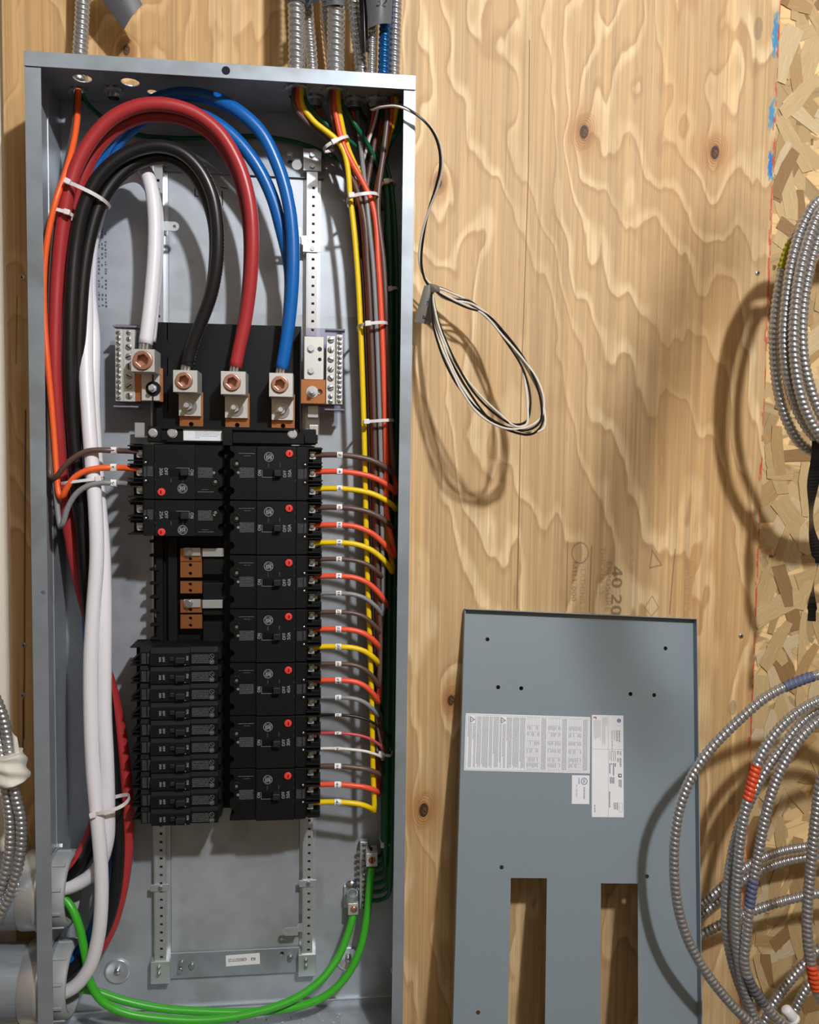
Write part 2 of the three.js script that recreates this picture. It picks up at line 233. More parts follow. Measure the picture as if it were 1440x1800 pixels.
// rest of the room, painted drywall and a concrete floor
struct('wall_left', mg([box(-1.3, PX0 - 0.002, 0, 2.75, -0.05, -0.02), box(PX0 - 0.002, 2.4, PH, 2.75, -0.05, -0.01)]), M.dry, 'cream painted drywall beside the plywood');
struct('wall_back', box(-1.4, 2.5, -0.1, 2.85, -0.15, -0.05), M.dry);
struct('wall_west', box(-1.4, -1.3, -0.1, 2.85, -0.05, 3.4), M.roomWood);
struct('wall_east', box(2.4, 2.5, -0.1, 2.85, -0.05, 3.4), M.roomWood);
struct('wall_front', box(-1.4, 2.5, -0.1, 2.85, 3.4, 3.5), M.roomWood);
struct('floor', box(-1.4, 2.5, -0.1, 0, -0.05, 3.4), M.floorM);
struct('ceiling', box(-1.4, 2.5, 2.75, 2.85, -0.05, 3.4), M.ceil);
{ // the lamp that throws the hard shadows
  const t = thing('hanging_lamp', 'bare glowing bulb hanging on a black cord from the ceiling', 'lamp'), [x, y, z] = LAMP_POS;
  part('bulb', new THREE.SphereGeometry(0.036, 24, 16).translate(x, y, z), new THREE.MeshStandardMaterial({ color: 0xffffff, emissive: 0xf9f8fb, emissiveIntensity: 40, roughness: 0.5 }), t);
  part('socket', latheAxis([[0.0001, 0.1], [0.014, 0.1], [0.02, 0.09], [0.021, 0.035], [0.001, 0.034]], 20, 'y').translate(x, y, z), M.black, t);
  part('cord', new THREE.CylinderGeometry(0.003, 0.003, 2.75 - y - 0.1, 8).translate(x, (2.75 + y + 0.1) / 2, z), M.black, t);
  const L = new THREE.PointLight(0xf9f8fb, LAMP_POWER, 0, 2); L.name = 'lamp_light'; L.position.set(x, y, z); L.castShadow = true; L.shadow.radius = 2.4; L.shadow.mapSize.set(2048, 2048); L.shadow.bias = -0.0005; t.add(L);
}
{ // added fill light in the form of a ceiling fixture, unseen behind the camera
  const t = thing('added_fill_fixture', 'added unseen fill light shaped as a long white ceiling fixture', 'light fixture');
  part('housing', rbox(-0.25, 0.95, 2.70, 2.75, 2.35, 2.65, 0.008), std(0xe8e8e6, 0.5), t);
  part('diffuser', box(-0.23, 0.93, 2.692, 2.7, 2.37, 2.63), new THREE.MeshStandardMaterial({ color: 0xffffff, emissive: 0xf2f6ff, emissiveIntensity: 1.2, roughness: 0.6 }), t);
  const L = new THREE.RectAreaLight(0xf2f6ff, FILL_POWER, 1.16, 0.26); L.name = 'fill_light'; L.position.set(0.35, 2.69, 2.5); L.lookAt(0.35, 0, 2.5); t.add(L);
}

// ------------------------------------------------------------------ the steel enclosure
const BW = 0.508, BD = 0.147, BB = -1.40, TK = 0.0016;
{
  const t = thing('electrical_enclosure', 'tall open galvanized steel panelboard box fixed to the plywood', 'electrical box');
  part('back_panel', uvm(box(0, BW, BB + OY, OY, 0.0002, TK)), M.box, t);
  part('side_panel', uvm(box(0, TK, BB + OY, OY - 0.001, 0, BD - TK)), M.box, t);
  part('side_panel', uvm(box(BW - TK, BW, BB + OY, OY - 0.001, 0, BD - TK)), M.box, t);
  // top end with knockout holes: drawn in x,-z and turned flat
  const kn = [[145, 137], [229, 144]].map(([a, b]) => { const p = PY(a, b, -0.001); return { x: p.x, y: -p.z, r: 0.0125 }; });
  { const p = PY(268, 161, -0.001); kn.push({ x: p.x, y: -p.z, r: 0.007 }); }
  part('top_end', uvm(plate(rectO(0, BW, -BD + TK, 0), kn, 0, TK).rotateX(-Math.PI / 2).translate(0, OY - TK, 0)), M.box, t);
  part('bottom_end', uvm(box(0, BW, BB + OY - TK, BB + OY, 0, BD - TK)), M.box, t);
  const h = (px, py, r) => { const p = P(px, py, BD); return { x: p.x, y: p.y, r }; };
  part('flange', uvm(plate(rectO(0.0, BW, OY - 0.019, OY), [h(397, 124, 0.0054)], BD - TK, BD, 0.0003)), M.lip, t);
  part('flange', uvm(plate(rectO(0.0005, 0.0208, BB + OY + 0.019, OY - 0.0205), [h(76, 1042, 0.0029)], BD - TK, BD, 0.0003)), M.lip, t);
  part('flange', uvm(plate(rectO(0.4915, BW - 0.0005, BB + OY + 0.019, OY - 0.0205), [h(711, 332, 0.0033), h(702, 1036, 0.0035), h(691.5, 1706, 0.0033)], BD - TK, BD, 0.0003)), M.lip, t);
  part('flange', uvm(plate(rectO(0, BW, BB + OY - TK, BB + OY + 0.018), [], BD - TK, BD, 0.0003)), M.lip, t);
  // pressed seams and the spot welded angle along the back
  part('seam', mg([box(0.002, BW - 0.002, OY - 0.043, OY - 0.0425, TK, TK + 0.0012), box(0.002, BW - 0.002, BB + OY + 0.012, BB + OY + 0.0135, TK, TK + 0.004), box(TK, TK + 0.001, BB + OY, OY - 0.02, 0.06, 0.0612)]), M.zinc, t);
  // dimples of the mounting holes
  for (const [a, b] of [[207, 1706], [612, 1684]]) { const p = P(a, b, TK); part('mounting_dimple', latheAxis([[0.0001, 0.0002], [0.009, 0.0006], [0.0155, 0.0035], [0.018, 0.004], [0.0195, 0.0032], [0.0205, 0.0001]], 28, 'z').translate(p.x, p.y, TK), M.zinc, t); part('mounting_screw', latheAxis([[0.0001, 0.006], [0.003, 0.0056], [0.0048, 0.004], [0.005, 0.0004]], 12, 'z').translate(p.x, p.y, TK), M.screwM, t); }
}
{ // felt pen marks and the maker's rubber stamp on the bare steel
  const enc = scene.getObjectByName('electrical_enclosure'), ink = (tw, th, f, a, b, z, col) => { const A = P(...a, z), B = P(...b, z), c = canvas(tw, th, (g) => { g.fillStyle = '#000'; g.fillRect(0, 0, tw, th); f(g); }); part('ink_mark', decal(B.x - A.x, A.y - B.y, (A.x + B.x) / 2, (A.y + B.y) / 2, z), std(col, 0.7, 0, { alphaMap: ctex(c, false), transparent: true }), enc); };
  ink(128, 128, (g) => { g.strokeStyle = '#ddd'; g.lineWidth = 4; g.strokeRect(6, 20, 40, 42); g.beginPath(); g.moveTo(46, 62); g.lineTo(46, 110); g.lineTo(40, 118); g.moveTo(96, 12); g.lineTo(124, 18); g.moveTo(104, 30); g.lineTo(106, 100); g.stroke(); }, [340, 322], [402, 372], 0.0038, 0x111111);
  ink(64, 256, (g) => { g.fillStyle = '#999'; for (let k = 0; k < 3; k++) { let y = 8; while (y < 246) { const l = rr(4, 14); if (rnd() > 0.25) g.fillRect(10 + k * 17, y, rr(6, 11), l * 0.6); y += l; } } }, [168, 396], [192, 545], 0.0019, 0x3d3f52);
}
// plaster crumbs lying on the enclosure's bottom end
{ const pts = []; for (let k = 0; k < 130; k++) { const s = rr(0.0008, 0.003); pts.push(new THREE.IcosahedronGeometry(s, 0).scale(1, 0.6, rr(0.7, 1.3)).rotateY(rr(0, 3)).translate(rr(0.1, 0.46), BB + OY + s * 0.5, Math.pow(rnd(), 0.8) * 0.12 + 0.015)); }
  const m = single('plaster_debris', mg(pts), std(0xb9bab2, 0.9), 'pale plaster crumbs scattered on the bottom of the steel box', 'debris'); m.userData.kind = 'stuff'; }

// ------------------------------------------------------------------ panel interior: rails, bars, black base, bus, lugs
const rail0 = [0.128, 0.155], rail1 = [0.355, 0.381];
function setScrew(parent, x, y, z0, z1, ro, ri, label) {   // hollow set screw with a real hexagonal socket
  const s = new THREE.Shape(); s.absarc(0, 0, ro, 0, Math.PI * 2); const h = new THREE.Path(); for (let k = 0; k < 6; k++) { const a = -k * Math.PI / 3 + 0.3; k ? h.lineTo(Math.cos(a) * ri, Math.sin(a) * ri) : h.moveTo(Math.cos(a) * ri, Math.sin(a) * ri); } h.closePath(); s.holes.push(h);
  const g = new THREE.ExtrudeGeometry(s, { depth: z1 - z0 - 0.0014, bevelEnabled: true, bevelSize: 0.0008, bevelThickness: 0.0007, bevelOffset: -0.0008, bevelSegments: 2, curveSegments: 28 }).translate(x, y, z0 + 0.0007);
  const m = part('set_screw', g, M.copperPink, parent, label); part('socket_floor', cylZ(ri * 1.08, z0, z0 + 0.0015, x, y, 18), M.copperPink, m);
}
function boltHead(x, y, z, r = 0.0045, hex = true) { return mg([cylZ(r * 1.25, z, z + 0.0012, x, y, 18), cylZ(r, z + 0.001, z + 0.0045, x, y, hex ? 6 : 14, r * 0.94)]); }
{
  const t = thing('panel_interior', 'panelboard interior of steel rails, black bus base and three aluminium lugs', 'panel interior');
  for (const [a, b] of [rail0, rail1]) {
    const c = (a + b) / 2, holes = []; for (let y = -0.115; y > -1.315; y -= 0.0131) holes.push({ x: c + 0.002, y: y + OY, w: 0.0042, h: 0.0036 });
    const y0 = OY - 1.332, y1 = OY - 0.06;
    const r = part('rail', mg([plate(rectO(a + 0.005, b - 0.005, y0, y1), holes, 0.0185, 0.02), box(a + 0.005, a + 0.0062, y0, y1, 0.002, 0.0195), box(b - 0.0062, b - 0.005, y0, y1, 0.002, 0.0195), box(a, a + 0.006, y0, y1, 0.002, 0.0034), box(b - 0.006, b, y0, y1, 0.002, 0.0034), box(a + 0.0072, a + 0.0088, y0, y1, 0.02, 0.0208)]), M.rail, t);
    part('rail_foot', rbox(a - 0.001, b + 0.001, y0 - 0.004, y0 + 0.032, 0.002, 0.0225, 0.001), M.zinc, t);
    part('rail_head', rbox(a - 0.001, b + 0.001, y1 - 0.031, y1 + 0.002, 0.002, 0.0225, 0.001), M.zinc, t);
    for (const yy of [-0.066, -0.082]) part('bolt', boltHead(c, OY + yy - 0.002, 0.0222, 0.0042), M.screwM, t);
    for (const yy of [-1.312, -1.322]) part('bolt', boltHead(c - 0.002, OY + yy + 0.003, 0.0222, 0.0026, false), M.screwM, t);
  }
  part('cross_bar', uvm(plate(rectO(0.128, 0.385, OY - 0.097, OY - 0.058), [{ x: 0.335, y: OY - 0.076, r: 0.004 }], 0.006, 0.0085, 0.0004)), M.lip, t);
  part('cross_bar', uvm(plate(rectO(0.155, 0.356, OY - 1.337, OY - 1.296), [{ x: 0.185, y: OY - 1.318, r: 0.003 }, { x: 0.328, y: OY - 1.305, r: 0.003 }], 0.006, 0.0085, 0.0004)), M.lip, t);
  part('center_pan', uvm(box(0.156, 0.354, OY - 1.3, OY - 0.09, 0.0018, 0.0036)), M.box, t);
  for (const [x, y] of [[0.334, -0.064], [0.341, -1.312], [0.172, -1.312], [0.17, -1.324], [0.188, -1.317]]) part('bolt', boltHead(x, OY + y, 0.0085, 0.004, false), M.screwM, t);
  { const p = P(522, 290, 0.009); part('washer', cylZ(0.0075, 0.0085, 0.0095, p.x, p.y, 24), M.chrome, t); }
  // sheet metal clips on the rails
  const clip = (px, py, x0, x1, dirx) => {
    const p = P(px, py, 0.022), y = p.y; const g = [rbox(x0 - 0.0015, x1 + 0.0015, y - 0.0055, y + 0.0055, 0.0205, 0.0225, 0.0005)];
    const c = part('rail_clip', mg(g), M.zinc, t); part('screw', cylZ(0.0034, 0.0225, 0.0242, (x0 + x1) / 2 + 0.001, y, 12), M.screwM, c);
    return y;
  };
  const earTab = (px, py, z, dirx, x0) => {          // round-ended ear standing off the rail
    const p = P(px, py, z), s = new THREE.Shape(); s.moveTo(-0.012, -0.0065); s.lineTo(0.004, -0.0065); s.absarc(0.004, 0, 0.0065, -Math.PI / 2, Math.PI / 2); s.lineTo(-0.012, 0.0065); s.closePath();
    const h = new THREE.Path(); h.absarc(0.004, 0, 0.0022, 0, 7, true); s.holes.push(h);
    const g = new THREE.ExtrudeGeometry(s, { depth: 0.0012, bevelEnabled: false }); if (dirx < 0) g.rotateZ(Math.PI); g.translate(p.x, p.y, z);
    const xw = p.x - dirx * 0.012;
    part('mounting_ear', mg([g, box(Math.min(xw, xw - dirx * 0.0014), Math.max(xw, xw - dirx * 0.0014), p.y - 0.0065, p.y + 0.0065, 0.02, z + 0.0012), box(Math.min(xw, x0), Math.max(xw, x0) + 0.0001, p.y - 0.0065, p.y + 0.0065, 0.0205, 0.0218)]), M.zinc, t);
  };
  clip(551, 437, 0.356, 0.38); clip(277, 1561, 0.129, 0.154); clip(540, 1553, 0.356, 0.38);
  earTab(302, 398, 0.05, 1, 0.15); earTab(513, 408, 0.062, -1, 0.36); earTab(509, 1637, 0.03, -1, 0.36);
  // small white sticker on the lower bar
  { const p = P(427, 1687, 0.0088), tx = ctex(canvas(256, 96, (g, w, h) => { g.fillStyle = '#e6ebec'; g.fillRect(0, 0, w, h); g.fillStyle = '#23282c'; g.translate(w, h); g.rotate(Math.PI); g.font = 'bold 42px monospace'; g.fillText('42N000210120', 96, 66, 148); g.font = 'bold 36px sans-serif'; g.fillText('02', 26, 62); }));
    const s = part('serial_sticker', new RoundedBoxGeometry(0.053, 0.018, 0.0006, 2, 0.0003), M.labelWhite, t); s.position.set(p.x, p.y, 0.0089); s.rotation.z = 0.005; part('sticker_print', decal(0.05, 0.0165, 0, 0, 0.0004), std(0xffffff, 0.6, 0, { map: tx }), s); s.rotation.z = 0.03; }

  // black plastic base that carries the bus
  part('bus_base', rbox(0.14, 0.375, OY - 1.042, OY - 0.5, 0.024, 0.05, 0.002), M.black, t);
  part('spine', mg([rbox(0.244, 0.26, OY - 1.04, OY - 0.49, 0.05, 0.068, 0.001), rbox(0.145, 0.155, OY - 0.79, OY - 0.63, 0.05, 0.058, 0.001), rbox(0.163, 0.176, OY - 0.79, OY - 0.63, 0.05, 0.062, 0.001), rbox(0.2135, 0.244, OY - 0.79, OY - 0.76, 0.05, 0.066, 0.001), rbox(0.2135, 0.244, OY - 0.75, OY - 0.702, 0.05, 0.066, 0.001), rbox(0.2135, 0.244, OY - 0.69, OY - 0.662, 0.05, 0.066, 0.001)]), M.blackSoft, t);
  for (let k = 0; k < 8; k++) part('latch_hook', rbox(0.137, 0.15, OY - 0.64 - k * 0.0205 - 0.004, OY - 0.64 - k * 0.0205, 0.05, 0.062, 0.001).rotateX(0), M.black, t);
  for (const [a, b] of [[278, 1082], [278, 997]]) { const p = P(a, b, 0.055); part('base_screw', boltHead(p.x, p.y, 0.05, 0.0046, false), M.screwM, t); }
  // copper stabs seen in the empty spaces of the left column
  for (const [py0, py1] of [[985, 1016], [1021, 1044], [1080, 1106], [963, 989], [1054, 1078]]) {
    const a = P(315, py0, 0.066), b = P(353, py1, 0.066);
    part('bus_stab', plate(rectO(0.181, 0.2125, b.y + 0.0006, a.y - 0.0006), [{ x: 0.1955, y: lerp(a.y, b.y, 0.27), r: 0.0022 }, { x: 0.1955, y: lerp(a.y, b.y, 0.75), r: 0.0022 }], 0.06, 0.066, 0.0006), M.copper, t, 'copper bus stab with two holes');
  }
  for (const [py, w] of [[970, 0.031], [1061, 0.029]]) { const a = P(325, py, 0.07), b = P(361, py, 0.07); part('silver_connector', mg([rbox(a.x - 0.002, a.x + 0.022, a.y - 0.006, a.y + 0.006, 0.066, 0.0695, 0.0006), rbox(b.x - 0.004, b.x - 0.004 + w, a.y - 0.0068, a.y + 0.0055, 0.068, 0.0725, 0.0006)]), M.zinc, t); part('bolt', boltHead(a.x + 0.005, a.y, 0.0695, 0.0052, false), M.screwM, t); }
  // insulating barrier behind the lugs
  part('barrier', mg([box(0.161, 0.353, OY - 0.478, OY - 0.325, 0.05, 0.0515), box(0.1445, 0.146, OY - 0.478, OY - 0.325, 0.05, 0.075), box(0.1445, 0.1625, OY - 0.478, OY - 0.325, 0.05, 0.0515), box(0.353, 0.3545, OY - 0.478, OY - 0.33, 0.05, 0.085)]), M.barrier, t);
  // head of the base with the notice strip
  part('base_head', mg([rbox(0.138, 0.3765, OY - 0.4985, OY - 0.476, 0.045, 0.078, 0.0015), rbox(0.244, 0.258, OY - 0.502, OY - 0.478, 0.07, 0.088, 0.001), rbox(0.36, 0.379, OY - 0.497, OY - 0.484, 0.07, 0.082, 0.001), box(0.158, 0.166, OY - 0.495, OY - 0.482, 0.078, 0.081), box(0.16, 0.345, OY - 0.479, OY - 0.475, 0.05, 0.083)]), M.black, t);
  for (const [a, b, r] of [[269, 761, 0.0052], [303, 761, 0.0058], [514, 763, 0.0055]]) { const p = P(a, b, 0.079); part('bolt', boltHead(p.x, p.y, 0.078, r, false), M.zinc, t); }
  { const tx = ctex(canvas(384, 128, (g, w, h) => { g.fillStyle = '#dfe7ec'; g.fillRect(0, 0, w, h); g.fillStyle = '#59636b'; for (let k = 0; k < 6; k++) { let x = 108; while (x < (k === 5 ? 140 : 340 - k * 3)) { const l = rr(5, 22); g.fillRect(x, 18 + k * 16, l, 4); x += l + 5; } } }));
    const p = P(358, 764, 0.0795), n = part('notice_strip', rbox(p.x - 0.0285, p.x + 0.0285, p.y - 0.0088, p.y + 0.0088, 0.0782, 0.079, 0.0004), M.labelWhite, t, 'white printed notice strip'); part('notice_print', decal(0.054, 0.016, p.x, p.y, 0.0792), std(0xffffff, 0.55, 0, { map: tx }), n); }
  { const p = P(245, 756, 0.03); part('side_bracket', mg([rbox(p.x - 0.007, p.x + 0.008, p.y - 0.011, p.y + 0.011, 0.028, 0.03, 0.0008), rbox(p.x - 0.007, p.x + 0.02, p.y - 0.011, p.y - 0.0085, 0.02, 0.03, 0.0005)]), M.zinc, t); }
  { const p = P(550, 728, 0.05); part('side_bracket', mg([rbox(p.x - 0.008, p.x + 0.008, p.y - 0.005, p.y + 0.013, 0.03, 0.046, 0.0008)]), M.zinc, t); const q = P(552, 760, 0.06); part('side_bracket', mg([rbox(q.x - 0.008, q.x + 0.007, q.y - 0.011, q.y + 0.012, 0.05, 0.056, 0.002), cylZ(0.003, 0.056, 0.058, q.x, q.y - 0.006, 10)]), M.zinc, t); }
  // main lugs: copper bus tongue, aluminium foot, block and copper set screw
  for (const [pl, pr, pt, pb] of [[304, 347, 650, 690], [388, 432, 652, 694], [473, 515, 655, 698]]) {
    const a = P(pl, pt, 0.108), b = P(pr, pb, 0.108), cx = (a.x + b.x) / 2, cy = (a.y + b.y) / 2, fx0 = a.x + 0.0015, fx1 = b.x - 0.0005;
    part('bus_tongue', plate(rectO(fx0 - 0.0005, fx1 + 0.0022, OY - 0.476, OY - 0.425), [{ x: cx + 0.001, y: OY - 0.4715, r: 0.0031 }], 0.056, 0.0625, 0.0005), M.copper, t, 'copper bus tongue');
    const lug = part('lug', mg([rbox(a.x, b.x, b.y, a.y, 0.0626, 0.0975, 0.0005), plate(rectO(a.x, b.x, b.y, a.y), [{ x: cx - 0.0015, y: cy + 0.0005, r: 0.0118 }], 0.0972, 0.108, 0.0005), rbox(fx0, fx1, b.y - 0.031, b.y + 0.001, 0.0626, 0.071, 0.0006)]), M.alu, t, 'aluminium lug block');
    setScrew(lug, cx - 0.0015, cy + 0.0005, 0.0978, 0.1118, 0.0115, 0.0072, 'copper set screw');
    const bx = cx - 0.0005, by = b.y - 0.017;
    part('washer', cylZ(0.0115, 0.071, 0.0724, bx, by, 28), M.screwM, lug); part('nut', cylZ(0.0072, 0.0724, 0.0795, bx - 0.001, by + 0.0005, 6, 0.0068), M.zinc, lug); part('stud', cylZ(0.0037, 0.0795, 0.091, bx - 0.001, by + 0.0005, 14, 0.0034), M.zinc, lug);
  }
}
// ------------------------------------------------------------------ neutral bars on clear plastic standoffs
const clear = new THREE.MeshPhysicalMaterial({ color: 0xe9e6f2, roughness: 0.08, transmission: 1, thickness: 0, ior: 1.5 });
function slotScrew(parent, x, y, z, r, a) { const s = part('terminal_screw', latheAxis([[0.0001, 0.0016], [r * 0.8, 0.0016], [r, 0.0008], [r, -0.001]], 12, 'z').translate(x, y, z), M.screwM, parent); part('slot', box(-r * 0.85, r * 0.85, -r * 0.14, r * 0.14, 0, 0.0004).rotateZ(a).translate(x, y, z + 0.0015), M.blackDeep, s); }
{
  const t = thing('neutral_bar', 'tin plated neutral terminal bar carrying a square lug with white cable', 'terminal bar');
  const a = P(202, 578, 0.068), b = P(237, 706, 0.068), y1 = a.y, y0 = b.y;
  part('standoff', box(a.x - 0.006, b.x + 0.005, y0 - 0.011, y1 + 0.011, 0.036, 0.038), clear, t, 'clear plastic standoff sheet');
  part('standoff_edge', mg([rbox(a.x - 0.005, b.x + 0.003, y1 + 0.004, y1 + 0.0065, 0.0395, 0.06, 0.0005), rbox(a.x - 0.005, b.x + 0.003, y0 - 0.008, y0 - 0.0055, 0.0395, 0.06, 0.0005), box(a.x, b.x, y0, y1, 0.038, 0.0555)]), std(0x7b7784, 0.35), t);
  part('bar', mg([rbox(a.x, a.x + 0.0095, y0, y1, 0.0555, 0.068, 0.0007), rbox(a.x + 0.011, b.x, y0, y1, 0.0555, 0.0665, 0.0007), box(a.x + 0.009, a.x + 0.0115, y0, y1, 0.0555, 0.064)]), M.alu, t);
  for (let k = 0; k < 13; k++) slotScrew(t, a.x + 0.0046, y1 - 0.005 - k * (y1 - y0 - 0.01) / 12, 0.068, 0.0036, 0.6 + 0.9 * (k % 3));
  for (const [k, py] of [585, 596, 610, 627, 644, 661, 679, 696].entries()) slotScrew(t, a.x + 0.0185, P(220, py, 0.0665).y, 0.0665, k < 2 ? 0.0036 : 0.0048, 0.3 + 1.1 * k);
  const l0 = P(230, 613, 0.108), l1 = P(272, 654, 0.108), cx = (l0.x + l1.x) / 2, cy = (l0.y + l1.y) / 2;
  part('copper_strap', rbox(b.x - 0.001, l1.x + 0.003, y0 + 0.0005, l1.y + 0.01, 0.058, 0.0645, 0.0006), M.copper, t);
  const lug = part('lug', mg([rbox(l0.x, l1.x, l1.y, l0.y, 0.0645, 0.0975, 0.0005), plate(rectO(l0.x, l1.x, l1.y, l0.y), [{ x: cx, y: cy, r: 0.0133 }], 0.0972, 0.108, 0.0005), rbox(l0.x + 0.0065, l1.x - 0.0005, l1.y - 0.037, l1.y + 0.001, 0.0645, 0.072, 0.0006)]), M.alu, t);
  setScrew(lug, cx, cy, 0.0978, 0.1118, 0.013, 0.0085);
  part('washer', cylZ(0.0105, 0.072, 0.0735, cx + 0.007, l1.y - 0.02, 26), M.blackSoft, lug); part('nut', cylZ(0.0062, 0.0735, 0.08, cx + 0.007, l1.y - 0.02, 6), M.zinc, lug); part('stud', cylZ(0.0035, 0.08, 0.089, cx + 0.007, l1.y - 0.02, 12), M.zinc, lug);
}
{
  const t = thing('neutral_bar', 'neutral terminal bar with copper strap and bare tin plate, no cable in it', 'terminal bar');
  const a = P(574, 590, 0.068), b = P(602, 711, 0.068), y1 = a.y, y0 = b.y;
  part('standoff', box(a.x - 0.03, b.x + 0.004, y0 - 0.011, y1 + 0.015, 0.036, 0.038), clear, t, 'clear plastic standoff sheet');
  part('standoff_edge', mg([rbox(a.x - 0.002, b.x + 0.003, y1 + 0.009, y1 + 0.0115, 0.0395, 0.06, 0.0005), rbox(a.x - 0.002, b.x + 0.003, y0 - 0.0085, y0 - 0.006, 0.0395, 0.06, 0.0005), box(a.x, b.x, y0, y1, 0.038, 0.0555)]), std(0x7b7784, 0.35), t);
  part('bar', mg([rbox(b.x - 0.0095, b.x, y0, y1 + 0.002, 0.0555, 0.069, 0.0007), rbox(a.x, b.x - 0.0115, y0, y1, 0.0555, 0.0665, 0.0007), box(b.x - 0.012, b.x - 0.009, y0, y1, 0.0555, 0.063)]), M.alu, t);
  for (let k = 0; k < 14; k++) slotScrew(t, b.x - 0.0047, y1 - 0.003 - k * (y1 - y0 - 0.008) / 13, 0.069, 0.0036, 0.5 + 0.8 * (k % 3));
  for (const [k, py] of [598, 615, 632, 649, 665, 682, 697, 706].entries()) slotScrew(t, a.x + 0.0065, P(582, py, 0.0665).y, 0.0665, k > 5 ? 0.0036 : 0.0048, 0.2 + 1.3 * k);
  const p0 = P(535, 591, 0.062), p1 = P(569, 666, 0.062);
  part('tin_plate', plate(rectO(p0.x, p1.x, p1.y - 0.03, p0.y), [{ x: P(562, 614, 0.062).x, y: P(562, 614, 0.062).y, r: 0.0031 }, { x: P(562, 632, 0.062).x, y: P(562, 632, 0.062).y, r: 0.0024 }], 0.056, 0.0625, 0.0005), M.alu, t);
  part('bolt', boltHead(P(547, 613, 0.062).x, P(547, 613, 0.062).y, 0.0625, 0.0048), M.zinc, t); part('bolt', boltHead(P(547, 652, 0.062).x, P(547, 652, 0.062).y, 0.0625, 0.0045), M.zinc, t);
  const s0 = P(528, 666, 0.07), s1 = P(573, 711, 0.07), sc = P(549, 689, 0.07);
  part('copper_strap', plate(rectO(s0.x, s1.x, s1.y, s0.y), [{ x: P(562, 689, 0.07).x, y: P(562, 689, 0.07).y, r: 0.0031 }], 0.0628, 0.07, 0.0012), M.copper, t, 'bent copper strap');
  part('washer', cylZ(0.0085, 0.07, 0.0715, sc.x, sc.y, 26), M.zinc, t); part('nut', cylZ(0.0058, 0.0715, 0.078, sc.x, sc.y, 6), M.zinc, t); part('stud', cylZ(0.0033, 0.078, 0.086, sc.x, sc.y, 12), M.zinc, t);
}

// ------------------------------------------------------------------ breakers
// local frame: x from the bus side (-) to the load side (+), origin on the bus base, z towards the room
const ZB = 0.05, PP = 0.0765 / 3;
const scrib = (g, x, y, w, h, n, col) => { g.fillStyle = col; for (let k = 0; k < n; k++) { let xx = x; const yy = y + k * h / n; while (xx < x + w) { const l = rr(2, 7); g.fillRect(xx, yy + rr(-1, 1), Math.min(l, x + w - xx), Math.max(1.4, h / n * 0.42)); xx += l + rr(1.5, 4); } } };
function monogram(g, x, y, r, col, lw) {           // round script emblem
  g.strokeStyle = col; g.lineWidth = lw; g.beginPath(); g.arc(x, y, r, 0, 7); g.stroke();
  g.lineWidth = lw * 0.8;
  for (let k = 0; k < 4; k++) { g.beginPath(); g.arc(x + Math.cos(k * 1.571 + 0.78) * r * 0.45, y + Math.sin(k * 1.571 + 0.78) * r * 0.45, r * 0.28, k * 1.571 + 3.6, k * 1.571 + 8.2); g.stroke(); }
  g.font = `italic bold ${r * 1.0 | 0}px serif`; g.fillStyle = col; g.textAlign = 'center'; g.textBaseline = 'middle'; g.fillText('GE', x, y + r * 0.05);
}
const PXM = 7600;                                   // print pixels per metre
function facePrint(poles, amp) {                    // light print on a clear ground, drawn as the right-hand column shows it
  const w = Math.round(0.133 * PXM), h = Math.round(poles * PP * PXM);
  return canvas(w, h, (g) => {
    g.fillStyle = '#000'; g.fillRect(0, 0, w, h); const X = (m) => m * PXM, mid = h / 2 + (poles === 3 ? -X(0.0005) : X(0.004));
    const up = (txt, x, y, size, col = '#b9bcbd') => { g.save(); g.translate(x, y); g.rotate(-Math.PI / 2); g.fillStyle = col; g.font = `${size}px sans-serif`; g.textAlign = 'center'; g.textBaseline = 'middle'; g.fillText(txt, 0, 0); g.restore(); };
    up('ON', X(0.0444), mid, 46, '#d2d5d6'); up('OFF', X(0.0795), mid + X(0.001), 46, '#d2d5d6'); up(amp + 'A', X(0.0862), mid + X(0.0005), 48, '#d2d5d6');
    monogram(g, X(0.0572), poles === 3 ? X(0.0152) : X(0.0092), X(0.0062), '#b4b8b9', 5);
    scrib(g, X(0.015), poles === 3 ? X(0.0105) : X(0.006), X(0.022), 11, 1, '#8c9092'); scrib(g, X(0.0225), poles === 3 ? X(0.0138) : X(0.0092), X(0.009), 9, 1, '#8c9092');
    scrib(g, X(0.0165), mid - X(0.0068), X(0.02), X(0.0145), 9, '#74787a');
    g.fillStyle = '#6d7173'; g.beginPath(); g.arc(X(0.0145), mid, X(0.0019), 0, 7); g.fill();
    scrib(g, X(0.098), mid - X(0.0055), X(0.0075), X(0.014), 8, '#55595b'); scrib(g, X(0.107), mid - X(0.006), X(0.0035), X(0.0135), 12, '#54585a');
    g.save(); g.translate(X(0.057), mid - X(0.0105)); g.rotate(-Math.PI / 2); scrib(g, -20, -7, 44, 12, 2, '#5d6163'); g.restore();
    g.save(); g.translate(X(0.073), mid - X(0.0115)); g.rotate(-Math.PI / 2); scrib(g, -24, -6, 46, 12, 2, '#5d6163'); g.restore();
    g.strokeStyle = '#8a8e90'; g.lineWidth = 4; g.beginPath(); g.moveTo(X(0.048), mid - X(0.004)); g.lineTo(X(0.048), mid + X(0.006)); g.lineTo(X(0.066), mid + X(0.006)); g.stroke();
    g.fillStyle = '#9a9d9f'; for (const [a, b] of [[0.094, 0.2], [0.094, 0.36], [0.094, 0.62]]) g.fillRect(X(a), b * h, 3, 9);
  });
}
function printMat(c) { const t = ctex(c, false); return std(0xb4b8ba, 0.55, 0, { alphaMap: t, transparent: true }); }
